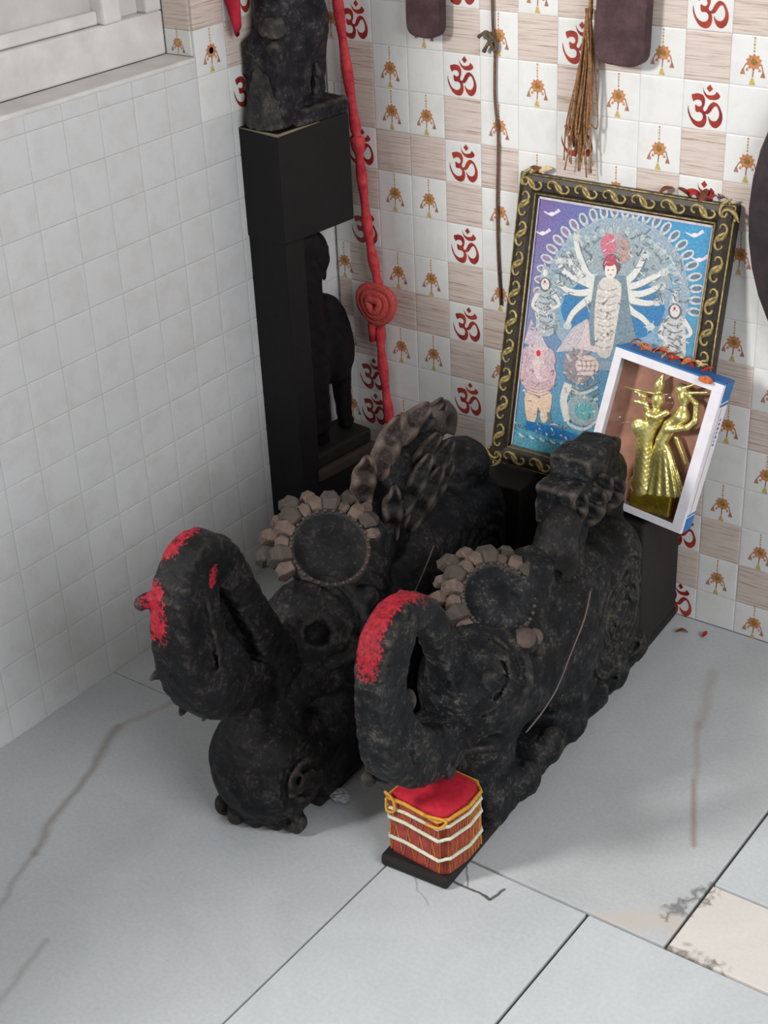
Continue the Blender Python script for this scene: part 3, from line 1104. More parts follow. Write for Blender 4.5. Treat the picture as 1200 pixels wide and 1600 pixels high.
for (s_, t_, z_, ds, dt, dz, sc, lm) in ((0.535, 0.03, 0.335, -0.05, 0.05, 1.0, 0.95, lf2), (0.55, -0.01, 0.39, -0.25, -0.1, 1.0, 0.9, lf3), (0.52, 0.0, 0.43, -0.7, -0.1, 0.7, 0.95, lf3),
                                         (0.47, -0.015, 0.455, -1.0, 0.0, 0.25, 0.95, lf3), (0.41, -0.01, 0.445, -0.9, 0.05, 0.35, 0.85, lf2), (0.37, 0.0, 0.42, -0.5, 0.1, 0.75, 0.7, lf2),
                                         (0.50, 0.028, 0.365, -0.7, 0.1, 0.75, 0.95, lf2), (0.49, 0.034, 0.335, -0.75, 0.1, 0.7, 1.0, lf2), (0.475, 0.022, 0.405, -0.8, 0.05, 0.45, 0.9, lf2), (0.44, 0.028, 0.375, -0.75, 0.1, 0.6, 0.9, lf2), (0.44, 0.034, 0.345, -0.75, 0.1, 0.62, 0.8, lf2)):
    o = link('crest_leaf', lm, None, LB)
    orient(o, (s_, t_, z_), (ds, dt, dz), (0.55, 0.6, 0.45))
    o.scale = (sc, sc * 0.85, sc)
cu = MB()
pts, rd = [], []
for k in range(22):
    an = -0.9 + k * 0.27
    R_ = 0.034 - 0.0012 * k
    pts.append((0.335 - R_ * math.cos(an) * 0.9, 0.0 + 0.0006 * k, 0.452 + R_ * math.sin(an)))
    rd.append(0.017 - 0.00035 * k)
cu.tube(pts, rd, 8, flat=1.3)
cu.build('crest_curl', M['wood_dusty_dark'], LB, smooth=True)
cd_ = MB()
cd_.tube(catmull([(0.49, 0.083, 0.32), (0.53, 0.088, 0.295), (0.575, 0.088, 0.262), (0.61, 0.084, 0.24)], 5), 0.0012, 6)
cd_.build('thread', M['thread'], LB, smooth=True)

# ------------------------------------------------------------------ upright carved post in the corner
PO = empty('carved_post', (0.057, -0.152, 0.0005), math.radians(-5))
setp(PO, 'tall black carved post with a square block standing in the corner', 'statue')
MB().box(-0.046, 0.046, -0.1, -0.052, 0.0, 0.70).build('board', M['wood_post'], PO, bevel=0.004)
MB().box(-0.05, 0.05, -0.102, 0.076, 0.668, 0.862).build('block', M['wood_post'], PO, bevel=0.004)
we = MB()
we.tube([(-0.05, -0.102, 0.861), (-0.02, -0.1025, 0.8612), (0.0505, -0.1025, 0.860), (0.0505, -0.06, 0.861), (0.050, 0.0, 0.8612)], [0.0008, 0.0014, 0.0030, 0.0024, 0.0008], 6)
we.build('worn_edge', M['wood_worn'], PO, smooth=True)
MB().box(-0.046, 0.046, -0.055, 0.10, 0.0, 0.185).build('plinth', M['wood_post'], PO, bevel=0.004)
MB().box(-0.05, 0.052, -0.06, 0.105, 0.185, 0.210).build('plinth_moulding', M['wood_dusty_dark'], PO, bevel=0.006)
MB().box(-0.042, 0.044, -0.055, 0.098, 0.210, 0.240).build('plinth_moulding', M['wood_black'], PO, bevel=0.006)


def fP(P):
    # x lateral, y towards the back wall, z up
    Q = [P[1] - 0.014, P[0], P[2]]
    F = s_box(Q, (-0.05, 0, 0.47), (0.035, 0.044, 0.20), 0.02)
    F = sm(F, s_ell(Q, (-0.012, 0, 0.61), (0.038, 0.038, 0.052)), 0.012)
    F = sm(F, s_cap(Q, (0.008, 0, 0.605), (0.024, 0, 0.556), 0.022, 0.004), 0.006)
    F = sm(F, s_ell(Q, (0.01, 0, 0.445), (0.062, 0.042, 0.085)), 0.025)
    F = sm(F, s_ell(Q, (0.03, 0, 0.405), (0.048, 0.04, 0.06)), 0.02)
    F = sm(F, s_cap(Q, (0.050, 0, 0.38), (0.056, 0, 0.25), 0.022, 0.014), 0.012)
    F = sm(F, s_cap(Q, (-0.04, 0, 0.36), (-0.02, 0, 0.225), 0.032, 0.022), 0.015)
    F = sm(F, s_cap(Q, (0.056, 0, 0.252), (0.068, 0, 0.250), 0.013, 0.010), 0.006)
    F = sub(F, s_cap(Q, (-0.03, 0.045, 0.52), (0.035, 0.045, 0.45), 0.006, 0.006), 0.006)
    F = sub(F, s_tor(Q, (-0.01, 0.042, 0.61), (0, 1, 0), 0.02, 0.004), 0.004)
    return F + carve(P, 0.0012, 130)


me, V = mesh_sdf('figure', fP, (-0.06, -0.09, 0.2), (0.06, 0.1, 0.68), 0.004)
link('figure', me, M['wood_post'], PO)


def fT(P):
    Q = [P[1], P[0], P[2]]
    F = s_cap(Q, (-0.03, 0, 0.92), (-0.005, 0, 1.10), 0.05, 0.06, 0.8)
    F = sm(F, s_ell(Q, (0.01, 0, 1.02), (0.062, 0.05, 0.075)), 0.02)
    F = sm(F, s_box(Q, (-0.065, 0, 0.935), (0.022, 0.042, 0.075), 0.015), 0.02)
    F = sm(F, s_cap(Q, (0.045, 0, 0.98), (0.04, 0, 0.885), 0.026, 0.02), 0.012)
    F = sm(F, s_cap(Q, (0.0, 0, 0.96), (0.005, 0, 0.885), 0.024, 0.022), 0.012)
    F = sm(F, s_box(Q, (0.02, 0, 0.872), (0.066, 0.045, 0.016), 0.008), 0.008)
    F = sm(F, s_ell(Q, (0.02, 0, 1.15), (0.05, 0.045, 0.06)), 0.02)
    F = sub(F, s_ell(Q, (0.022, 0, 0.93), (0.010, 0.09, 0.036)), 0.004)
    F = sub(F, s_cap(Q, (-0.045, 0.05, 1.0), (-0.035, 0.05, 0.88), 0.008, 0.008), 0.008)
    return F + carve(P, 0.0018, 120)


me, V = mesh_sdf('top_figure', fT, (-0.06, -0.1, 0.862), (0.06, 0.1, 1.22), 0.004)
tf = link('top_figure', me, M['wood_figure'], PO)
me, V = mesh_sdf('robe', lambda P: np.maximum(s_cap([P[1], P[0], P[2]], (-0.078, 0.0, 0.875), (-0.050, 0.006, 1.03), 0.030, 0.022, 1.35), 0.8635 - P[2]) + carve(P, 0.0012, 160), (-0.07, -0.12, 0.864), (0.07, 0.0, 1.07), 0.004)
link('robe', me, M['wood_robe'], tf)

a = N('red_cloth')
wv = a.noise(420, 2, 0.5)
a.col(a.ramp(a.noise(30, 4, 0.6), [(0.3, (150, 22, 44)), (0.7, (196, 48, 66))])).rough(0.85, 0, 0.2)
a.bump(wv, 0.35, 0.001)
M['red_cloth'] = a.m
# red cloth hanging over the shoulder of the upper figure
V, F = [], []
nu, nv = 10, 12
for i in range(nu + 1):
    u = i / nu
    wd = 0.036 * (1 - u) + 0.006
    for k in range(nv):
        an = 2 * math.pi * k / nv
        V.append((0.018 + math.cos(an) * wd * 0.75 + 0.01 * u, -0.255 - 0.004 * math.sin(u * 3) + math.sin(an) * (0.007 + 0.004 * math.sin(3 * an)), 1.15 - 0.125 * u + 0.01 * math.cos(an)))
for i in range(nu):
    for k in range(nv):
        k2 = (k + 1) % nv
        F.append((i * nv + k, (i + 1) * nv + k, (i + 1) * nv + k2, i * nv + k2))
F.append(tuple(range(nv)))
F.append(tuple(nu * nv + k for k in range(nv)))
rc = MB().add(V, F).build('red_cloth', M['red_cloth'], smooth=True)
setp(rc, 'red cloth scrap hanging beside the figure on top of the post', 'cloth')

# ------------------------------------------------------------------ things hanging on the back wall
a = N('rope_red')
a.col(a.ramp(a.noise(60, 4, 0.6), [(0.3, (176, 40, 58)), (0.7, (222, 84, 84))])).rough(0.85, 0, 0.2)
a.bump(a.noise(300, 3, 0.6), 0.4, 0.002)
M['rope_red'] = a.m
rr = empty('red_rope', (0.11, -0.03, 0.2))
setp(rr, 'long red cloth rope with a round knot hanging down the corner', 'rope')
path = catmull([(0.020, -0.03, 1.50), (0.045, -0.03, 1.25), (0.062, -0.03, 1.03), (0.086, -0.03, 0.82), (0.090, -0.03, 0.79), (0.104, -0.03, 0.62), (0.124, -0.03, 0.50), (0.120, -0.03, 0.40), (0.134, -0.03, 0.23), (0.136, -0.03, 0.17)], 12)
path = [(p[0] - 0.11, p[1] + 0.03, p[2] - 0.2) for p in path]
rad = [0.0095 + 0.0016 * math.sin(i * 1.1) + (0.004 if 45 < i < 50 else 0) for i in range(len(path))]
MB().tube(path, rad, 10, flat=0.8).build('cord', M['rope_red'], rr, smooth=True)
kn = MB()
for q in range(3):
    pts = []
    for k in range(26):
        an = 2 * math.pi * k / 26
        R_ = 0.034 - q * 0.011
        pts.append((0.018 + R_ * 1.12 * math.cos(an) - 0.0, -0.018 - 0.004 * q, 0.30 + R_ * math.sin(an) + 0.004 * math.cos(2 * an)))
    kn.tube(pts, 0.0085, 8, closed=True)
kn.ell((0.018, -0.014, 0.30), (0.038, 0.008, 0.034), 14, 8)
kn.build('knot', simple('knot_red', (206, 84, 78), 0.9, var=0.2, sc=250, bump=0.5), rr, smooth=True)
MB().tube([(0.008, -0.012, 0.285), (0.0, -0.012, 0.25), (-0.002, -0.010, 0.215)], [0.008, 0.008, 0.006], 8).build('loose_end', M['rope_red'], rr, smooth=True)

st = empty('hanging_string', (0.372, -0.0085, 0.5))
setp(st, 'thin brown string with a small bow hanging left of the framed picture', 'string')
sp = catmull([(0.364, -0.012, 1.5), (0.365, -0.012, 1.25), (0.366, -0.012, 1.03), (0.370, -0.012, 0.985), (0.369, -0.012, 0.90), (0.375, -0.012, 0.83), (0.372, -0.012, 0.72), (0.373, -0.012, 0.62), (0.378, -0.012, 0.53)], 6)
simple('string_brown', (112, 84, 72), 0.9, var=0.3, sc=300, bump=0.4)
MB().tube([(p[0] - 0.372, 0, p[2] - 0.5) for p in sp], 0.0026, 6).build('strand', M['string_brown'], st, smooth=True)
bw = MB()
bw.tube(catmull([(-0.002, -0.004, 0.495), (-0.012, -0.006, 0.506), (-0.02, -0.006, 0.503), (-0.008, -0.006, 0.492), (0.0, -0.004, 0.476), (0.003, -0.004, 0.486), (0.0, -0.004, 0.497)], 5), 0.0028, 6)
bw.tube([(-0.006, -0.005, 0.497), (-0.014, -0.006, 0.484), (-0.020, -0.006, 0.474)], [0.003, 0.003, 0.004], 6)
bw.tube([(-0.008, -0.005, 0.502), (-0.022, -0.006, 0.503), (-0.03, -0.006, 0.497)], [0.003, 0.0025, 0.0035], 6)
bw.build('bow', simple('string_olive', (104, 88, 70), 0.9, var=0.3, sc=300), st, smooth=True)

ts = empty('hemp_tassel', (0.545, -0.022, 0.78))
setp(ts, 'straw-coloured hemp tassel hanging above the framed picture', 'tassel')
rnd = random.Random(3)
sb = MB()
for k in range(46):
    x1 = rnd.gauss(0, 0.009)
    y1 = rnd.gauss(0, 0.006)
    ln = rnd.uniform(0.0, 0.10)
    top = (0.008 + rnd.gauss(0, 0.003), rnd.gauss(0, 0.002), 0.28)
    mid = (0.006 + x1 * 0.7, y1 * 0.8, 0.19)
    low = (-0.004 + x1 * 1.2 + rnd.gauss(0, 0.003), y1, 0.10)
    end = (-0.006 + x1 * 1.2 + rnd.gauss(0, 0.005), y1, 0.012 + ln)
    sb.tube(catmull([top, mid, low, end], 4), rnd.uniform(0.0011, 0.0019), 4)
so = sb.build('strands', simple('hemp', (160, 118, 80), 0.9, var=0.35, sc=200, bump=0.3), ts, smooth=True)
so['kind'] = 'stuff'
MB().tube(catmull([(0.008, 0, 0.27), (0.012, 0, 0.32), (0.012, 0, 0.70)], 4), 0.004, 6).build('cord', M['hemp'], ts, smooth=True)


def paddle(cx, wd, bot, tilt, label):
    m = MB()
    out = []
    for k in range(13):
        an = math.pi + math.pi * k / 12
        e = 0.62
        sgn = lambda v: (1 if v >= 0 else -1)
        out.append((wd / 2 * sgn(math.cos(an)) * abs(math.cos(an)) ** e, 0.03 * sgn(math.sin(an)) * abs(math.sin(an)) ** e + 0.03))
    out += [(wd / 2 * 0.98, 0.34), (0.014, 0.40), (0.012, 0.52), (-0.012, 0.52), (-0.014, 0.40), (-wd / 2 * 0.98, 0.34)]
    n = len(out)
    V = [(x, -0.012, z) for x, z in out] + [(x, 0.012, z) for x, z in out]
    F = [tuple(range(n)), tuple(range(2 * n - 1, n - 1, -1))] + [(k, k + n, (k + 1) % n + n, (k + 1) % n) for k in range(n)]
    o = m.add(V, F).build('wooden_paddle', M['wood_paddle'], bevel=0.003)
    o.location = (cx, -0.024, bot)
    o.rotation_euler = (0, math.radians(tilt), 0)
    setp(o, label, 'paddle', 'wooden paddles hung on the wall')
    return o


paddle(0.243, 0.068, 0.990, 1.0, 'narrow brown wooden paddle hanging left of the string')
paddle(0.614, 0.088, 0.980, 1.5, 'wider brown wooden paddle hanging beside the hemp tassel')

ov = MB()
n = 40
prof = [(0.55, -0.042), (0.9, -0.036), (0.98, -0.028), (1.0, -0.018), (0.98, -0.008)]
V = [(0, -0.044, 0)]
for (q, y) in prof:
    V += [(0.24 * q * math.cos(2 * math.pi * k / n), y, 0.30 * q * math.sin(2 * math.pi * k / n)) for k in range(n)]
F = [(0, 1 + k, 1 + (k + 1) % n) for k in range(n)]
for r in range(len(prof) - 1):
    F += [(1 + r * n + k, 1 + (r + 1) * n + k, 1 + (r + 1) * n + (k + 1) % n, 1 + r * n + (k + 1) % n) for k in range(n)]
F.append(tuple(1 + (len(prof) - 1) * n + k for k in range(n)))
o = ov.add(V, F).build('oval_board', M['wood_oval'], smooth=True)
o.location = (1.083, -0.008, 0.785)
setp(o, 'large dark oval board with curved edge hanging at the right border', 'board')

# ------------------------------------------------------------------ framed picture
simple('frame_dark', (48, 40, 32), 0.45, var=0.3, sc=90, bump=0.3)
simple('frame_gold', (168, 150, 98), 0.42, 0.35, var=0.35, sc=120, bump=0.3)
fU = Vector((0, 0.105, 0.497)).normalized()
fX = Vector((1, 0, 0))
fY = fU.cross(fX)
FO = Vector((0.427, -0.125, 0.283))
PF = empty('framed_picture', mat=Matrix(((fX.x, fY.x, fU.x, FO.x), (fX.y, fY.y, fU.y, FO.y), (fX.z, fY.z, fU.z, FO.z), (0, 0, 0, 1))))
setp(PF, 'framed devotional print in an ornate gold and brown frame, leaning on the wall', 'picture')
FWd, FH, BW = 0.394, 0.512, 0.037


def side(name, A, B, inward):
    """one mitred moulding from corner A to corner B"""
    A, B, inw = Vector((A[0], 0, A[1])), Vector((B[0], 0, B[1])), Vector((inward[0], 0, inward[1]))
    dr = (B - A).normalized()
    prof = [(0.0, 0.018), (0.0, 0.002), (0.004, -0.004), (0.012, -0.006), (0.026, -0.004), (0.031, -0.001), (0.033, 0.003), (BW, 0.005), (BW, 0.018)]
    V = []
    for P, sgn in ((A, 1), (B, -1)):
        for (d, y) in prof:
            V.append(P + inw * d + dr * (d * sgn) + Vector((0, y, 0)))
    n = len(prof)
    F = [(k, (k + 1) % n, n + (k + 1) % n, n + k) for k in range(n)] + [tuple(range(n)), tuple(range(n, 2 * n))]
    o = MB().add(V, F).build('frame_side', M['frame_dark'], PF)
    # gold scrolls in relief
    sc_ = MB()
    L = (B - A).length
    cnt = int(L / 0.025)
    for k in range(cnt):
        s0 = (k + 0.5) * L / cnt
        c = A + dr * s0 + inw * 0.0165
        if s0 < 0.012 or s0 > L - 0.012: continue
        fl_ = 1 if k % 2 else -1
        pts = []
        for q in range(13):
            an = q / 12 * 4.4
            R_ = 0.0125 - 0.0085 * q / 12
            pts.append(c + dr * (R_ * math.cos(an + 0.3)) * fl_ + inw * (R_ * math.sin(an + 0.3) * 0.85) * fl_ + Vector((0, -0.0062, 0)))
        sc_.tube(pts, [0.0029 - 0.0010 * q / 12 for q in range(13)], 5)
        pts = [c + dr * (0.006 * fl_ + 0.016 * fl_ * q / 6) + inw * ((-0.0095 + 0.018 * (q / 6) ** 1.5) * fl_ * -1) + Vector((0, -0.0058, 0)) for q in range(7)]
        sc_.tube(pts, [0.0010 + 0.0026 * math.sin(math.pi * q / 6) for q in range(7)], 5)
        sc_.ell(c + dr * 0.0145 * fl_ - inw * 0.006 * fl_ + Vector((0, -0.005, 0)), (0.003, 0.002, 0.003), 6, 4)
    for d in (0.002, 0.0325):
        sc_.tube([A + inw * d + dr * d + Vector((0, -0.001 if d < 0.01 else 0.0005, 0)), B + inw * d - dr * d + Vector((0, -0.001 if d < 0.01 else 0.0005, 0))], 0.0016, 6)
    sc_.build('gold_scrollwork', M['frame_gold'], o, smooth=True)
    return o


side('b', (0, 0), (FWd, 0), (0, 1))
side('t', (FWd, FH), (0, FH), (0, -1))
side('l', (0, FH), (0, 0), (1, 0))
side('r', (FWd, 0), (FWd, FH), (-1, 0))

# the print: flat coloured shapes on the sheet
PV, PFc, PC = [], [], []
lay = [0]


def pmap(x, y):
    return (0.0003321 * x + 4.59e-05 * y - 0.0365, 6.35e-05 * x - 0.000298 * y + 0.4617)


def ppoly(pts, c, raw=False):
    lay[0] += 1
    yy = 0.0075 - lay[0] * 0.000003
    P = [p if raw else pmap(*p) for p in pts]
    lo, hi = 0.030, None
    P = [(min(max(p[0], 0.033), FWd - 0.033), min(max(p[1], 0.033), FH - 0.033)) for p in P]
    n = len(PV)
    PV.extend((p[0], yy, p[1]) for p in P)
    for t in tessellate_polygon([[Vector((p[0], p[1], 0)) for p in P]]):
        a_, b_, c_ = [Vector(P[i] + (0,)) for i in t]
        t = tuple(t)
        cr = (b_ - a_).cross(c_ - a_).z
        if abs(cr) < 1e-12: continue
        if cr < 0: t = t[::-1]
        PFc.append(tuple(i + n for i in t))
        PC.append([sr(c)] * 3)


def pell(cx, cy, rx, ry, c, rot=0.0, n=14):
    ca, sa = math.cos(rot), math.sin(rot)
    ppoly([(cx + rx * math.cos(2 * math.pi * k / n) * ca - ry * math.sin(2 * math.pi * k / n) * sa,
            cy + rx * math.cos(2 * math.pi * k / n) * sa + ry * math.sin(2 * math.pi * k / n) * ca) for k in range(n)], c)


def pstroke(pts, wds, c):
    pts = [np.array(p, float) for p in catmull(pts, 4)]
    n = len(pts)
    if not hasattr(wds, '__len__'): wds = [wds, wds]
    Lf, Rg = [], []
    for i, p in enumerate(pts):
        t = pts[min(i + 1, n - 1)] - pts[max(i - 1, 0)]
        t = t / (np.linalg.norm(t) + 1e-9)
        nn = np.array([-t[1], t[0]])
        wv_ = (wds[0] + (wds[1] - wds[0]) * i / (n - 1)) / 2
        Lf.append(tuple(p + nn * wv_))
        Rg.append(tuple(p - nn * wv_))
    ppoly(Lf + Rg[::-1], c)


# coloured ground of the print
gx, gz = 16, 20


def ground(u, v):
    tl, tr, ml, mr, bl, br = (np.array(c, float) for c in ((116, 84, 152), (48, 146, 196), (126, 132, 168), (86, 158, 190), (70, 150, 176), (84, 160, 186)))
    k = np.clip(v, 0, 1)
    top = tl + (tr - tl) * min(1, u * 1.25)
    mid = ml + (mr - ml) * u
    bot = bl + (br - bl) * u
    c = mid + (top - mid) * max(0, (k - 0.55) / 0.45) if k > 0.55 else bot + (mid - bot) * (k / 0.55)
    return sr(tuple(c))


for i in range(gx):
    for j in range(gz):
        q = []
        n = len(PV)
        for (di, dj) in ((0, 0), (1, 0), (1, 1), (0, 1)):
            u, v_ = (i + di) / gx, (j + dj) / gz
            PV.append((0.033 + (FWd - 0.066) * u, 0.0078, 0.033 + (FH - 0.066) * v_))
            q.append(ground(u, v_))
        PFc.append((n, n + 1, n + 2, n + 3))
        PC.append(q)
silver, silver2, silver3, dk = (198, 202, 200), (168, 178, 182), (222, 222, 216), (112, 128, 138)
pell(640, 560, 400, 430, (150, 168, 182))
pell(640, 560, 350, 380, (128, 164, 188))
pell(640, 480, 300, 300, (152, 168, 174))
pell(620, 640, 290, 190, (50, 124, 176))
for k in range(27):
    an = math.radians(168 + (372 - 168) * k / 26)
    cx, cy = 640 + 430 * math.cos(an), 560 + 455 * math.sin(an)
    ro = an + math.pi / 2
    pell(cx, cy, 24, 40, silver, ro)
    pell(cx + 4 * math.cos(an), cy + 4 * math.sin(an), 13, 26, (96, 118, 138) if k > 9 else (140, 120, 158), ro)
    pell(640 + 395 * math.cos(an), 560 + 420 * math.sin(an), 9, 14, silver2, ro)
for k in range(24):
    an = math.radians(180 + 180 * k / 23)
    pell(640 + 330 * math.cos(an), 540 + 330 * math.sin(an), 14, 24, (176, 188, 190), an + 1.57)
for (x, y) in ((290, 100), (235, 205), (1060, 245), (1085, 375)):
    pstroke([(x - 45, y - 12), (x, y + 8), (x + 45, y - 16)], [6, 20], (224, 214, 226))
    pell(x, y + 4, 16, 12, (232, 226, 232))
# mountains
ppoly([(300, 880), (400, 740), (480, 690), (540, 860)], (194, 186, 190))
ppoly([(430, 860), (485, 690), (540, 880)], (214, 196, 196))
ppoly([(640, 840), (690, 690), (760, 860)], (206, 188, 194))
ppoly([(110, 830), (160, 690), (230, 860)], (196, 180, 196))
# weapons and arms
for pts in ([(545, 470), (490, 445), (440, 320), (430, 240)], [(545, 500), (470, 460), (400, 390), (380, 340)], [(540, 520), (450, 480), (360, 430), (330, 370)],
            [(530, 540), (440, 550), (370, 530), (325, 490)], [(530, 560), (450, 620), (400, 670), (370, 730)],
            [(690, 500), (740, 460), (780, 400), (805, 340)], [(690, 520), (760, 510), (850, 470), (905, 440)], [(690, 550), (770, 560), (840, 540), (890, 515)],
            [(690, 580), (760, 600), (820, 610), (865, 600)], [(690, 600), (730, 650), (790, 690), (830, 735)]):
    pstroke(pts, [46, 30], dk)
    pstroke([(p[0] - 4, p[1] - 4) for p in pts], [40, 24], silver3)
    pell(pts[-1][0], pts[-1][1], 24, 22, silver)
for (x, y) in ((430, 235), (330, 360), (905, 440), (830, 735), (805, 340)):
    for q in range(6):
        an = q * 1.05
        pstroke([(x, y), (x + 36 * math.cos(an), y + 36 * math.sin(an))], [8, 3], (206, 214, 212))
pstroke([(860, 290), (930, 360), (1000, 480)], [6, 6], silver)
pstroke([(470, 580), (520, 720), (560, 850)], [7, 7], silver2)
# robe behind, body
ppoly([(530, 450), (700, 460), (720, 640), (760, 820), (700, 850), (500, 840), (490, 700)], (120, 142, 152))
ppoly(smooth_poly([(556, 480), (610, 462), (672, 500), (664, 620), (640, 760), (608, 900), (540, 890), (522, 760), (530, 600)]), (212, 206, 198))
for q in range(9):
    y = 520 + q * 40
    pstroke([(548 - q * 2, y), (600 - q * 3, y + 16), (655 - q * 5, y + 2)], [9, 9], (178, 172, 166))
    pell(590 - q * 2, y + 22, 9, 9, (232, 226, 214))
pell(655, 310, 66, 90, (170, 156, 160))
pell(605, 285, 42, 62, (206, 110, 132))
pell(690, 320, 34, 66, (178, 148, 140))
pell(622, 395, 50, 62, (116, 86, 92))
pell(616, 425, 33, 46, (234, 224, 216))
pell(612, 372, 34, 30, (190, 60, 80))
pell(612, 382, 8, 13, (210, 30, 50))
for dx in (-13, 13): pell(616 + dx, 422, 6, 3, (70, 60, 64))
pell(616, 448, 7, 3, (176, 70, 80))
# attendants
def attendant(cx, cy, s, robe, skin=(222, 216, 208)):
    ppoly(smooth_poly([(cx - 40 * s, cy + 30 * s), (cx + 40 * s, cy + 30 * s), (cx + 58 * s, cy + 150 * s), (cx + 44 * s, cy + 300 * s), (cx - 50 * s, cy + 300 * s), (cx - 60 * s, cy + 150 * s)]), robe)
    pstroke([(cx - 44 * s, cy + 50 * s), (cx - 80 * s, cy + 130 * s), (cx - 40 * s, cy + 165 * s)], [26 * s, 16 * s], skin)
    pstroke([(cx + 44 * s, cy + 50 * s), (cx + 84 * s, cy + 125 * s), (cx + 30 * s, cy + 150 * s)], [26 * s, 16 * s], skin)
    for q in range(6): pstroke([(cx - 40 * s, cy + (70 + 38 * q) * s), (cx, cy + (84 + 38 * q) * s), (cx + 40 * s, cy + (70 + 38 * q) * s)], [7 * s, 7 * s], dk)
    ppoly([(cx - 34 * s, cy - 20 * s), (cx - 20 * s, cy - 80 * s), (cx, cy - 130 * s), (cx + 20 * s, cy - 80 * s), (cx + 34 * s, cy - 20 * s)], silver2)
    pell(cx, cy - 62 * s, 13 * s, 22 * s, (226, 224, 216))
    pell(cx, cy + 6 * s, 36 * s, 44 * s, (110, 112, 122))
    pell(cx, cy + 4 * s, 25 * s, 34 * s, skin)
    pell(cx - 2, cy - 10 * s, 7 * s, 9 * s, (196, 40, 66))
    for dx in (-10, 10): pell(cx + dx * s, cy + 2 * s, 4 * s, 2.5 * s, (84, 76, 80))


attendant(245, 490, 0.95, (176, 186, 190))
attendant(960, 645, 1.0, (196, 198, 196))
# lower left: large-bellied figure
pell(190, 1010, 110, 120, (206, 176, 180))
pell(195, 905, 78, 84, (212, 190, 192))
pell(130, 910, 36, 60, (196, 172, 182))
pell(262, 920, 36, 60, (196, 172, 182))
pstroke([(195, 930), (185, 990), (205, 1040), (240, 1045)], [34, 16], (222, 200, 198))
pell(198, 888, 13, 19, (206, 30, 56))
ppoly([(150, 850), (180, 780), (200, 750), (222, 790), (250, 850)], (196, 186, 192))
ppoly(smooth_poly([(120, 1110), (260, 1110), (265, 1200), (235, 1290), (205, 1280), (190, 1200), (170, 1290), (120, 1280)]), (224, 196, 170))
for q in range(5): pstroke([(115, 1040 + 18 * q), (190, 1066 + 18 * q), (270, 1040 + 18 * q)], [8, 8], (188, 160, 166))
# lion, coils below
pell(430, 960, 90, 100, (150, 142, 146))
for q in range(12):
    an = q * 0.52
    pstroke([(440 + 60 * math.cos(an), 960 + 60 * math.sin(an)), (440 + 105 * math.cos(an + 0.2), 960 + 112 * math.sin(an + 0.2))], [22, 8], (196, 184, 180) if q % 2 else (136, 132, 138))
pell(480, 955, 68, 60, (220, 200, 196))
for q in range(9):
    pstroke([(430 + 14 * q, 915 + 3 * q), (440 + 12 * q, 960), (425 + 13 * q, 1005 - 3 * q)], [8, 4], (186, 160, 158) if q % 2 else (232, 218, 212))
for q in range(8):
    pstroke([(420, 900 + 18 * q), (470, 915 + 14 * q), (540, 905 + 16 * q)], [6, 3], (150, 136, 138) if q % 2 else (226, 212, 206))
for q in range(7):
    pstroke([(350 + 10 * q, 1050 + 34 * q), (440 + 6 * q, 1090 + 26 * q), (540, 1040 + 34 * q)], [26, 14], (204, 206, 202) if q % 2 else (122, 146, 152))
pell(450, 1210, 96, 90, (150, 170, 174))
pell(460, 1215, 60, 54, (100, 170, 176))
pstroke([(350, 1180), (370, 1290), (460, 1320), (540, 1260)], [26, 12], silver)
pstroke([(250, 1230), (270, 1310), (340, 1320)], [22, 10], (110, 128, 140))
pstroke([(370, 1060), (340, 1160), (360, 1280)], [50, 34], (212, 212, 206))
# blue water and pale edge
ppoly([(120, 1285), (260, 1310), (440, 1360), (430, 1400), (250, 1380), (110, 1340)], (34, 112, 170))
ppoly([(20, 1330), (140, 1345), (300, 1395), (440, 1420), (900, 1500), (900, 1560), (20, 1560)], (92, 160, 180))
for q in range(16):
    x = 40 + 31 * q
    pstroke([(x, 1360 + 5 * q), (x + 20, 1375 + 5 * q), (x + 44, 1366 + 5 * q)], [14, 8], (190, 208, 208) if q % 2 else (60, 136, 176))
rn2 = random.Random(21)
for q in range(150):      # fine silver filigree over halo and robes
    an = rn2.uniform(math.pi * 0.98, math.pi * 2.05)
    R_ = rn2.uniform(190, 400)
    x, y = 640 + R_ * math.cos(an), 570 + R_ * math.sin(an)
    pstroke([(x, y), (x + rn2.uniform(-22, 22), y + rn2.uniform(-22, 22)), (x + rn2.uniform(-34, 34), y + rn2.uniform(-34, 34))], [7, 3], rn2.choice([(206, 210, 208), (122, 138, 150), (178, 186, 190), (96, 116, 134)]))
for q in range(170):
    x, y = rn2.choice([(rn2.gauss(590, 34), rn2.uniform(500, 870)), (rn2.gauss(245, 36), rn2.uniform(530, 760)), (rn2.gauss(950, 38), rn2.uniform(690, 900)), (rn2.gauss(195, 60), rn2.uniform(800, 1260)), (rn2.gauss(450, 60), rn2.uniform(880, 1320)), (rn2.uniform(40, 420), rn2.uniform(1290, 1420))])
    pstroke([(x, y), (x + rn2.uniform(-16, 16), y + rn2.uniform(-14, 14)), (x + rn2.uniform(-26, 26), y + rn2.uniform(-24, 24))], [8, 3], rn2.choice([(232, 230, 224), (130, 126, 130), (196, 190, 188), (96, 108, 120), (170, 150, 150)]))
pr = bpy.data.meshes.new('picture_print')
pr.from_pydata(PV, [], PFc)
ca_ = pr.color_attributes.new('print', 'FLOAT_COLOR', 'CORNER')
flat = []
for cs in PC:
    for c in cs: flat += list(c)
ca_.data.foreach_set('color', flat)
a = N('print_ink')
at = a.n('ShaderNodeAttribute', attribute_name='print')
cc = a.mix(0.38, at.outputs['Color'], a.ramp(a.noise(260, 3, 0.7), [(0.3, (40, 44, 52)), (0.7, (255, 255, 255))]), 'OVERLAY')
a.col(cc).rough(0.4, 0, 0.4)
M['print_ink'] = a.m
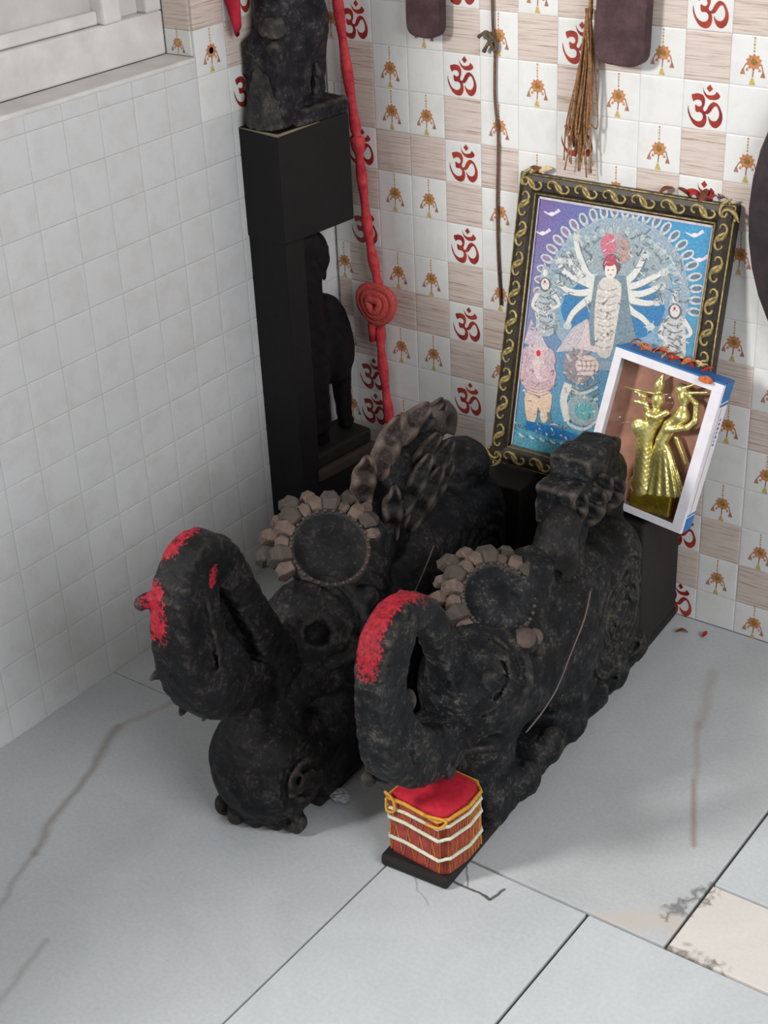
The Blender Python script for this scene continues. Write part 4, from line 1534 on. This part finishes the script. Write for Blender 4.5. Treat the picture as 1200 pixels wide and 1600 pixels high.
link('picture_print', pr, a.m, PF)
MB().box(0.03, FWd - 0.03, 0.008, 0.0165, 0.03, FH - 0.03).build('backing_board', simple('board_brown', (96, 74, 56), 0.9), PF)
# white mount line inside the frame
mt = MB()
for (x0, x1, z0, z1) in ((0.035, FWd - 0.035, FH - 0.041, FH - 0.036), (0.035, 0.039, 0.035, FH - 0.036), (FWd - 0.039, FWd - 0.035, 0.035, FH - 0.036)):
    mt.box(x0, x1, 0.0053, 0.0060, z0, z1)
mt.build('mount_edge', simple('mount', (206, 198, 206), 0.6), PF)
a = N('glass_pane')
nt = a.nt
out = nt.nodes['Material Output']
tr = a.n('ShaderNodeBsdfTransparent')
gl = a.n('ShaderNodeBsdfGlossy')
gl.inputs['Roughness'].default_value = 0.03
fr_ = a.n('ShaderNodeLayerWeight')
mx = a.n('ShaderNodeMixShader')
a.l(a.math('ADD', a.math('MULTIPLY', a.math('POWER', fr_.outputs['Facing'], 5.0), 0.6), 0.025), mx.inputs[0])
a.l(tr.outputs[0], mx.inputs[1])
a.l(gl.outputs[0], mx.inputs[2])
a.l(mx.outputs[0], out.inputs[0])
M['glass_pane'] = a.m
MB().box(0.034, FWd - 0.034, 0.0046, 0.0052, 0.034, FH - 0.034).build('glass_pane', M['glass_pane'], PF)

# ------------------------------------------------------------------ boxed golden figurine
bX = Vector((0.99, 0.0178, -0.1397)).normalized()
bU = Vector((0.1327, 0.2146, 0.9677))
bU = (bU - bX * bU.dot(bX)).normalized()
bY = bU.cross(bX)
BO = Vector((0.831, -0.178, 0.276))
BM = Matrix(((bX.x, bY.x, bU.x, BO.x), (bX.y, bY.y, bU.y, BO.y), (bX.z, bY.z, bU.z, BO.z), (0, 0, 0, 1)))
BX = empty('display_box', mat=BM)
setp(BX, 'white and blue cardboard box with clear window leaning on the picture', 'box')
simple('card_white', (226, 224, 230), 0.55, var=0.05, sc=30, bump=0.05)
simple('card_blue', (44, 110, 176), 0.5, var=0.1, sc=30, bump=0.05)
simple('card_inside', (176, 128, 108), 0.7, var=0.15, sc=25, bump=0.05)
W_, H_, D_ = 0.193, 0.263, 0.041
bw_ = 0.017


def bb(name, x0, x1, y0, y1, z0, z1, mat, bv=0.0015, par=None):
    return MB().box(x0, x1, y0, y1, z0, z1).build(name, M[mat], par or BX, bevel=bv)


bb('front_strip', -W_, 0, -0.001, 0.002, H_ - bw_, H_, 'card_white', 0.0006)
bb('front_strip', -W_, 0, -0.001, 0.002, 0, 0.012, 'card_white', 0.0006)
bb('front_strip', -W_, -W_ + 0.014, -0.001, 0.002, 0.012, H_ - bw_, 'card_white', 0.0006)
bb('front_strip', -0.018, 0, -0.001, 0.002, 0.012, H_ - bw_, 'card_white', 0.0006)
bb('side_panel', -0.0025, 0.0005, 0.002, D_, 0, H_, 'card_white', 0.0006)
bb('side_panel', -W_, -W_ + 0.003, 0.002, D_, 0, H_, 'card_white', 0.0006)
bb('top_panel', -W_, 0.0005, 0.002, D_, H_ - 0.003, H_, 'card_blue', 0.0006)
bb('bottom_panel', -W_, 0.0, 0.002, D_, 0, 0.003, 'card_white', 0.0006)
bb('back_panel', -W_ + 0.003, -0.003, D_ - 0.003, D_, 0.003, H_ - 0.003, 'card_inside', 0.0)
bb('inner_liner', -W_ + 0.003, -W_ + 0.005, 0.003, D_ - 0.003, 0.003, H_ - 0.004, 'card_white', 0.0)
for (z0, z1) in ((H_ - 0.034, H_ - 0.0005), (H_ - 0.041, H_ - 0.037), (0.0005, 0.026), (0.029, 0.032)):
    bb('blue_band', 0.0005, 0.0011, 0.006, D_ - 0.0005, z0, z1, 'card_blue', 0.0)
bb('blue_edge', -W_ - 0.0006, 0.0006, -0.0012, 0.004, H_ - 0.0022, H_ + 0.0008, 'card_blue', 0.0)
bb('crease_line', 0.0005, 0.0009, 0.016, 0.0172, 0.034, H_ - 0.045, 'card_inside', 0.0)
# small printed blue lettering strokes running up the side
let = MB()
rnd = random.Random(11)
zz = 0.20
while zz > 0.155:
    h_ = rnd.uniform(0.003, 0.006)
    let.box(0.0005, 0.0010, 0.024, 0.024 + rnd.uniform(0.004, 0.008), zz - h_, zz - h_ * 0.55)
    let.box(0.0005, 0.0010, 0.024 + rnd.uniform(0, 0.004), 0.026 + rnd.uniform(0.002, 0.004), zz - h_, zz)
    zz -= h_ + 0.003
let.build('side_print', M['card_blue'], BX)
a = N('clear_film')
nt = a.nt
out = nt.nodes['Material Output']
tr = a.n('ShaderNodeBsdfTransparent')
gl = a.n('ShaderNodeBsdfGlossy')
gl.inputs['Roughness'].default_value = 0.12
fr_ = a.n('ShaderNodeLayerWeight')
bp = a.n('ShaderNodeBump')
bp.inputs['Strength'].default_value = 0.6
bp.inputs['Distance'].default_value = 0.01
a.l(a.noise(24, 2, 0.5, dist=1.5), bp.inputs['Height'])
a.l(bp.outputs[0], gl.inputs['Normal'])
a.l(bp.outputs[0], fr_.inputs['Normal'])
mx = a.n('ShaderNodeMixShader')
a.l(a.math('ADD', a.math('MULTIPLY', a.math('POWER', fr_.outputs['Facing'], 4.0), 0.5), 0.02), mx.inputs[0])
a.l(tr.outputs[0], mx.inputs[1])
a.l(gl.outputs[0], mx.inputs[2])
a.l(mx.outputs[0], out.inputs[0])
M['clear_film'] = a.m
bb('clear_window', -W_ + 0.012, -0.016, 0.0022, 0.0026, 0.010, H_ - 0.015, 'clear_film', 0.0)

GF = empty('golden_figurine', mat=BM)
setp(GF, 'shiny golden couple figurine with flute player inside the clear-fronted box', 'figurine')
a = N('gold')
gn = a.noise(90, 3, 0.6)
a.col(a.ramp(gn, [(0.3, (206, 188, 96)), (0.7, (240, 232, 164))])).rough(0.3, 0.75, 0.5)
a.bump(a.noise(240, 3, 0.6), 0.15, 0.001)
M['gold'] = a.m


def bm_(x, y): return (0.0002265 * x + 6.42e-05 * y - 0.265, 8.52e-05 * x - 0.0002205 * y + 0.250)


def cap_px(Q, p, q, ra, rb, d0=0.022, d1=0.022):
    A, B = bm_(*p), bm_(*q)
    return s_cap(Q, (A[0], d0, A[1]), (B[0], d1, B[1]), ra, rb)


def fG1(Q):   # flute player
    h = bm_(565, 468)
    F = s_ell(Q, (h[0], 0.021, h[1]), (0.0115, 0.011, 0.014))
    c = bm_(572, 365)
    F = sm(F, s_ell(Q, (c[0], 0.021, c[1]), (0.009, 0.008, 0.013)), 0.004)
    c = bm_(585, 325)
    F = sm(F, s_cap(Q, (c[0], 0.021, c[1]), (c[0] + 0.002, 0.021, c[1] + 0.010), 0.005, 0.002), 0.003)
    F = sm(F, cap_px(Q, (560, 520), (545, 600), 0.007, 0.012), 0.004)
    F = sm(F, cap_px(Q, (545, 600), (470, 720), 0.013, 0.013), 0.006)
    F = sm(F, cap_px(Q, (470, 720), (450, 1120), 0.014, 0.018, 0.022, 0.021), 0.008)
    F = sm(F, cap_px(Q, (505, 575), (485, 490), 0.0058, 0.005, 0.015, 0.012), 0.003)
    F = sm(F, cap_px(Q, (485, 490), (415, 470), 0.005, 0.004, 0.012, 0.012), 0.003)
    F = sm(F, cap_px(Q, (505, 575), (570, 590), 0.0058, 0.005, 0.014, 0.011), 0.003)
    F = sm(F, cap_px(Q, (570, 590), (645, 555), 0.005, 0.005, 0.011, 0.012), 0.003)
    F = sm(F, cap_px(Q, (480, 440), (420, 400), 0.0045, 0.004, 0.013, 0.012), 0.003)
    c = bm_(450, 665)
    F = sm(F, s_ell(Q, (c[0], 0.018, c[1]), (0.019, 0.013, 0.016)), 0.004)
    F = sm(F, s_tor(Q, (c[0], 0.012, c[1]), (0, 1, 0), 0.013, 0.003), 0.002)
    F = sm(F, cap_px(Q, (400, 1080), (500, 1130), 0.012, 0.012), 0.006)
    return F + 0.0003 * np.sin(Q[2] * 700) * np.sin(Q[0] * 640)


def fG2(Q):   # dancer with pleated skirt
    h = bm_(755, 455)
    F = s_ell(Q, (h[0], 0.021, h[1]), (0.0115, 0.011, 0.0135))
    c = bm_(735, 400)
    F = sm(F, s_ell(Q, (c[0], 0.022, c[1]), (0.012, 0.011, 0.010)), 0.004)
    F = sm(F, cap_px(Q, (745, 510), (735, 590), 0.006, 0.013), 0.004)
    F = sm(F, cap_px(Q, (735, 590), (650, 660), 0.0125, 0.011), 0.005)
    F = sm(F, cap_px(Q, (650, 660), (590, 770), 0.011, 0.011), 0.005)
    F = sm(F, cap_px(Q, (640, 685), (790, 665), 0.005, 0.0045, 0.014, 0.012), 0.003)
    F = sm(F, cap_px(Q, (790, 665), (845, 620), 0.005, 0.0045, 0.012, 0.014), 0.003)
    F = sm(F, cap_px(Q, (845, 620), (848, 500), 0.005, 0.0045, 0.014, 0.016), 0.003)
    F = sm(F, cap_px(Q, (848, 500), (780, 425), 0.0045, 0.004, 0.016, 0.014), 0.003)
    F = sm(F, cap_px(Q, (780, 420), (930, 420), 0.003, 0.002, 0.014, 0.014), 0.002)
    F = sm(F, cap_px(Q, (740, 390), (870, 350), 0.003, 0.002, 0.016, 0.014), 0.002)
    # skirt: flaring cone with pleats
    A, B = np.array(bm_(592, 790)), np.array(bm_(580, 1160))
    ab = B - A
    L2 = ab @ ab
    t = ((Q[0] - A[0]) * ab[0] + (Q[2] - A[1]) * ab[1]) / L2
    tc = np.clip(t, 0, 1)
    nx = np.array([-ab[1], ab[0]]) / math.sqrt(L2)
    lat = (Q[0] - A[0]) * nx[0] + (Q[2] - A[1]) * nx[1]
    rx = 0.012 + 0.030 * tc ** 0.85
    ry = 0.009 + 0.0065 * tc
    ang = np.arctan2((Q[1] - 0.022) / ry, lat / rx)
    rr_ = np.sqrt((lat / rx) ** 2 + ((Q[1] - 0.022) / ry) ** 2)
    cone = (rr_ - 1 - 0.10 * tc * np.cos(ang * 16)) * ry * 0.8
    cone = np.maximum(cone, np.abs(t - 0.5) * math.sqrt(L2) - 0.5 * math.sqrt(L2))
    F = sm(F, cone, 0.003)
    c = bm_(800, 770)
    F = sm(F, cap_px(Q, (690, 750), (760, 940), 0.004, 0.003, 0.024, 0.026), 0.003)
    return F + 0.0002 * np.sin(Q[2] * 800) * np.sin(Q[0] * 700)


me, V = mesh_sdf('flute_player', fG1, (-0.185, 0.004, 0.02), (-0.06, 0.042, 0.255), 0.0014)
link('flute_player', me, M['gold'], GF)
me, V = mesh_sdf('dancer', fG2, (-0.16, 0.002, 0.02), (-0.015, 0.042, 0.255), 0.0014)
link('dancer', me, M['gold'], GF)
fp0, fp1 = bm_(335, 365), bm_(560, 420)
MB().tube([(fp0[0], 0.010, fp0[1]), (fp1[0], 0.012, fp1[1])], 0.0018, 6).build('flute', M['gold'], GF, smooth=True)
b4 = [bm_(372, 1130), bm_(690, 1170), bm_(665, 1325), bm_(372, 1250)]
V = [(p[0], 0.006, p[1]) for p in b4] + [(p[0], 0.036, p[1]) for p in b4]
MB().add(V, [(0, 1, 2, 3), (4, 7, 6, 5), (0, 4, 5, 1), (1, 5, 6, 2), (2, 6, 7, 3), (3, 7, 4, 0)]).build('base', simple('gold_base', (168, 142, 40), 0.35, 0.75, var=0.2), GF, bevel=0.003)

# ------------------------------------------------------------------ toy drum on the plank
DR = empty('toy_drum', (0.757, -0.783, 0.0210), math.radians(-3))
setp(DR, 'small red toy drum laced with white and yellow cords on the plank end', 'drum')
simple('drum_red', (156, 62, 54), 0.6, var=0.22, sc=70, bump=0.2)
simple('cord_white', (206, 210, 190), 0.7, var=0.1, sc=120, bump=0.2)
simple('cord_yellow', (208, 152, 52), 0.6, var=0.15, sc=120, bump=0.2)
simple('cord_tan', (206, 150, 108), 0.7, var=0.15, sc=120, bump=0.2)
out8 = [(-0.050, -0.046), (-0.046, -0.05), (0.040, -0.050), (0.052, -0.040), (0.056, 0.0), (0.052, 0.034), (0.034, 0.050), (-0.030, 0.050), (-0.050, 0.036)]


def ring(z, k=1.0): return [(x * k, y * k, z) for x, y in out8]


n = len(out8)
zs = [(0.0, 0.97), (0.006, 1.0), (0.096, 1.0), (0.102, 0.985)]
V, F = [], []
for (z, k) in zs: V += ring(z, k)
for r in range(len(zs) - 1): F += [(r * n + k, r * n + (k + 1) % n, (r + 1) * n + (k + 1) % n, (r + 1) * n + k) for k in range(n)]
F += [tuple(range(n)), tuple((len(zs) - 1) * n + k for k in range(n))]
MB().add(V, F).build('shell', M['drum_red'], DR)
V, F = [], []
for (z, k) in ((0.100, 0.96), (0.107, 0.92), (0.110, 0.7), (0.111, 0.0001)): V += ring(z, k)
for r in range(3): F += [(r * n + k, r * n + (k + 1) % n, (r + 1) * n + (k + 1) % n, (r + 1) * n + k) for k in range(n)]
F += [tuple(range(n))]
MB().add(V, F).build('drumhead', simple('drum_cloth', (182, 24, 46), 0.8, var=0.12, sc=120, bump=0.3), DR, smooth=True)


def hoop(z, mat, r, sag=0.0, k=1.03):
    pts = []
    for i in range(n):
        for q in range(3):
            t = q / 3
            x = out8[i][0] * (1 - t) + out8[(i + 1) % n][0] * t
            y = out8[i][1] * (1 - t) + out8[(i + 1) % n][1] * t
            pts.append((x * k, y * k, z + sag * x + 0.002 * math.sin(7 * x * 40)))
    return MB().tube(pts, r, 6, closed=True).build('hoop', M[mat], DR, smooth=True)


hoop(0.030, 'cord_white', 0.0030)
hoop(0.066, 'cord_white', 0.0030)
hoop(0.086, 'cord_white', 0.0028, 0.05)
hoop(0.101, 'cord_yellow', 0.0030)
pts = []
per = []
for i in range(n):
    for q in range(4):
        t = q / 4
        per.append((out8[i][0] * (1 - t) + out8[(i + 1) % n][0] * t, out8[i][1] * (1 - t) + out8[(i + 1) % n][1] * t))
for ph, mt_ in ((0, 'cord_tan'), (1, 'cord_yellow')):
    zz_ = [(x * 1.02, y * 1.02, 0.006 if (i + ph) % 2 else 0.099) for i, (x, y) in enumerate(per)]
    MB().tube(zz_, 0.0013 if ph == 0 else 0.0011, 5, closed=True).build('lacing', M[mt_], DR)
lp = MB()
lp.tube(catmull([(-0.046, -0.052, 0.1), (-0.05, -0.055, 0.112), (-0.036, -0.055, 0.104), (-0.034, -0.056, 0.085), (-0.048, -0.056, 0.08), (-0.05, -0.053, 0.1)], 4), 0.0022, 6)
lp.build('cord_loop', M['cord_yellow'], DR, smooth=True)
lp = MB()
lp.tube(catmull([(0.02, -0.053, 0.102), (0.036, -0.056, 0.108), (0.054, -0.048, 0.104), (0.046, -0.054, 0.092), (0.024, -0.056, 0.09)], 4), 0.0024, 6)
lp.build('cord_loop', M['cord_yellow'], DR, smooth=True)

# ------------------------------------------------------------------ dried petals and scraps
simple('petal_red', (168, 44, 40), 0.8, var=0.25, sc=200, rnd=True)
simple('petal_orange', (204, 112, 66), 0.8, var=0.25, sc=200, rnd=True)
simple('petal_cream', (214, 190, 140), 0.8, var=0.2, sc=200, rnd=True)
simple('petal_brown', (120, 66, 44), 0.8, var=0.25, sc=200, rnd=True)


def curl_petal(name, L, W, seed):
    rn = random.Random(seed)
    nu, nv = 6, 4
    V, F = [], []
    bend = rn.uniform(0.6, 1.6)
    for sgn in (1, -1):
        for i in range(nu + 1):
            u = i / nu
            wd = W * math.sin(math.pi * (0.1 + 0.85 * u)) + 0.0003
            for k in range(nv + 1):
                v = k / nv * 2 - 1
                z = 0.25 * L * math.sin(bend * u * 2) + 0.35 * W * v * v + sgn * 0.00035
                V.append((L * (u - 0.5), wd * v, z))
    m = (nu + 1) * (nv + 1)
    for b in (0, m):
        for i in range(nu):
            for k in range(nv):
                q = (b + i * (nv + 1) + k, b + i * (nv + 1) + k + 1, b + (i + 1) * (nv + 1) + k + 1, b + (i + 1) * (nv + 1) + k)
                F.append(q if b == 0 else q[::-1])
    for i in range(nu):
        for k in (0, nv):
            F.append((i * (nv + 1) + k, (i + 1) * (nv + 1) + k, m + (i + 1) * (nv + 1) + k, m + i * (nv + 1) + k))
    me = pydata(name, V, F)
    me.shade_smooth()
    return me


pm_ = {}
for i, mname in enumerate(('petal_red', 'petal_orange', 'petal_cream', 'petal_brown')):
    for q in range(2):
        me = curl_petal('dried_petal', 0.020, 0.0035 + 0.0015 * q, i * 5 + q)
        me.materials.append(M[mname])
        pm_[(mname, q)] = me


def petal(mname, q, loc, rot, label, group, sc=1.0):
    o = link('dried_petal', pm_[(mname, q)])
    o.location = loc
    o.rotation_euler = rot
    o.scale = (sc,) * 3
    setp(o, label, 'petal', group)
    return o


rnd = random.Random(5)
for k in range(26):       # garland of shreds lying along the top of the box
    u = -0.172 + 0.128 * (k / 25) + rnd.uniform(-0.004, 0.004)
    p = BO + bX * u + bU * (H_ + 0.0035 + rnd.uniform(0, 0.006)) + bY * rnd.uniform(0.004, 0.03)
    mname = rnd.choice(['petal_red', 'petal_orange', 'petal_orange', 'petal_cream', 'petal_red'])
    petal(mname, k % 2, p, (rnd.uniform(-0.5, 0.5), rnd.uniform(-0.3, 0.5), rnd.uniform(-0.9, 0.9)), 'dried %s flower shred strewn along the top of the box' % mname[6:], '%s flower shreds on the box' % mname[6:], rnd.uniform(0.7, 1.1))
p = BO + bX * -0.03 + bU * (H_ - 0.004) + bY * -0.006
petal('petal_orange', 1, p, (0.9, 0.3, 0.4), 'orange flower scrap caught on the front corner of the box', None, 1.2)
for k, (u, mname, ry) in enumerate(((0.025, 'petal_brown', 0.2), (0.045, 'petal_cream', -0.1), (0.268, 'petal_brown', -0.4), (0.296, 'petal_brown', 0.9), (0.318, 'petal_red', 0.3), (0.332, 'petal_brown', -0.5), (0.345, 'petal_red', 0.1), (0.360, 'petal_brown', 0.4))):
    p = FO + fX * u + fU * (FH + 0.004) + fY * 0.006
    petal(mname, k % 2, p, (0.5, ry, 0.3 * k), 'curled dry %s petal resting on the top edge of the picture frame' % mname[6:], '%s dried petals on the picture frame' % mname[6:], 1.2)
petal('petal_brown', 0, (0.789, -0.06, 0.0035), (0.1, 0.1, 0.6), 'longer brown dried petal on the floor beside the wall', None, 1.1)
petal('petal_red', 1, (0.827, -0.047, 0.0035), (0.1, 0.1, 1.6), 'small red dried petal on the floor near the tiled wall', None, 0.8)

# crumpled scrap by the paw of the left beast
cp = bmesh.new()
bmesh.ops.create_icosphere(cp, subdivisions=3, radius=0.014)
rnd = random.Random(2)
for v in cp.verts:
    v.co *= 1 + rnd.uniform(-0.25, 0.2)
    v.co.z *= 0.55
    v.co.x *= 1.2
me = bpy.data.meshes.new('paper_scrap')
cp.to_mesh(me)
cp.free()
sc_o = link('paper_scrap', me, simple('paper_grey', (176, 178, 188), 0.8, var=0.15, sc=150))
sc_o.location = (0.555, -0.76, 0.0075)
setp(sc_o, 'crumpled grey paper scrap on the floor next to the rounded paw', 'paper')
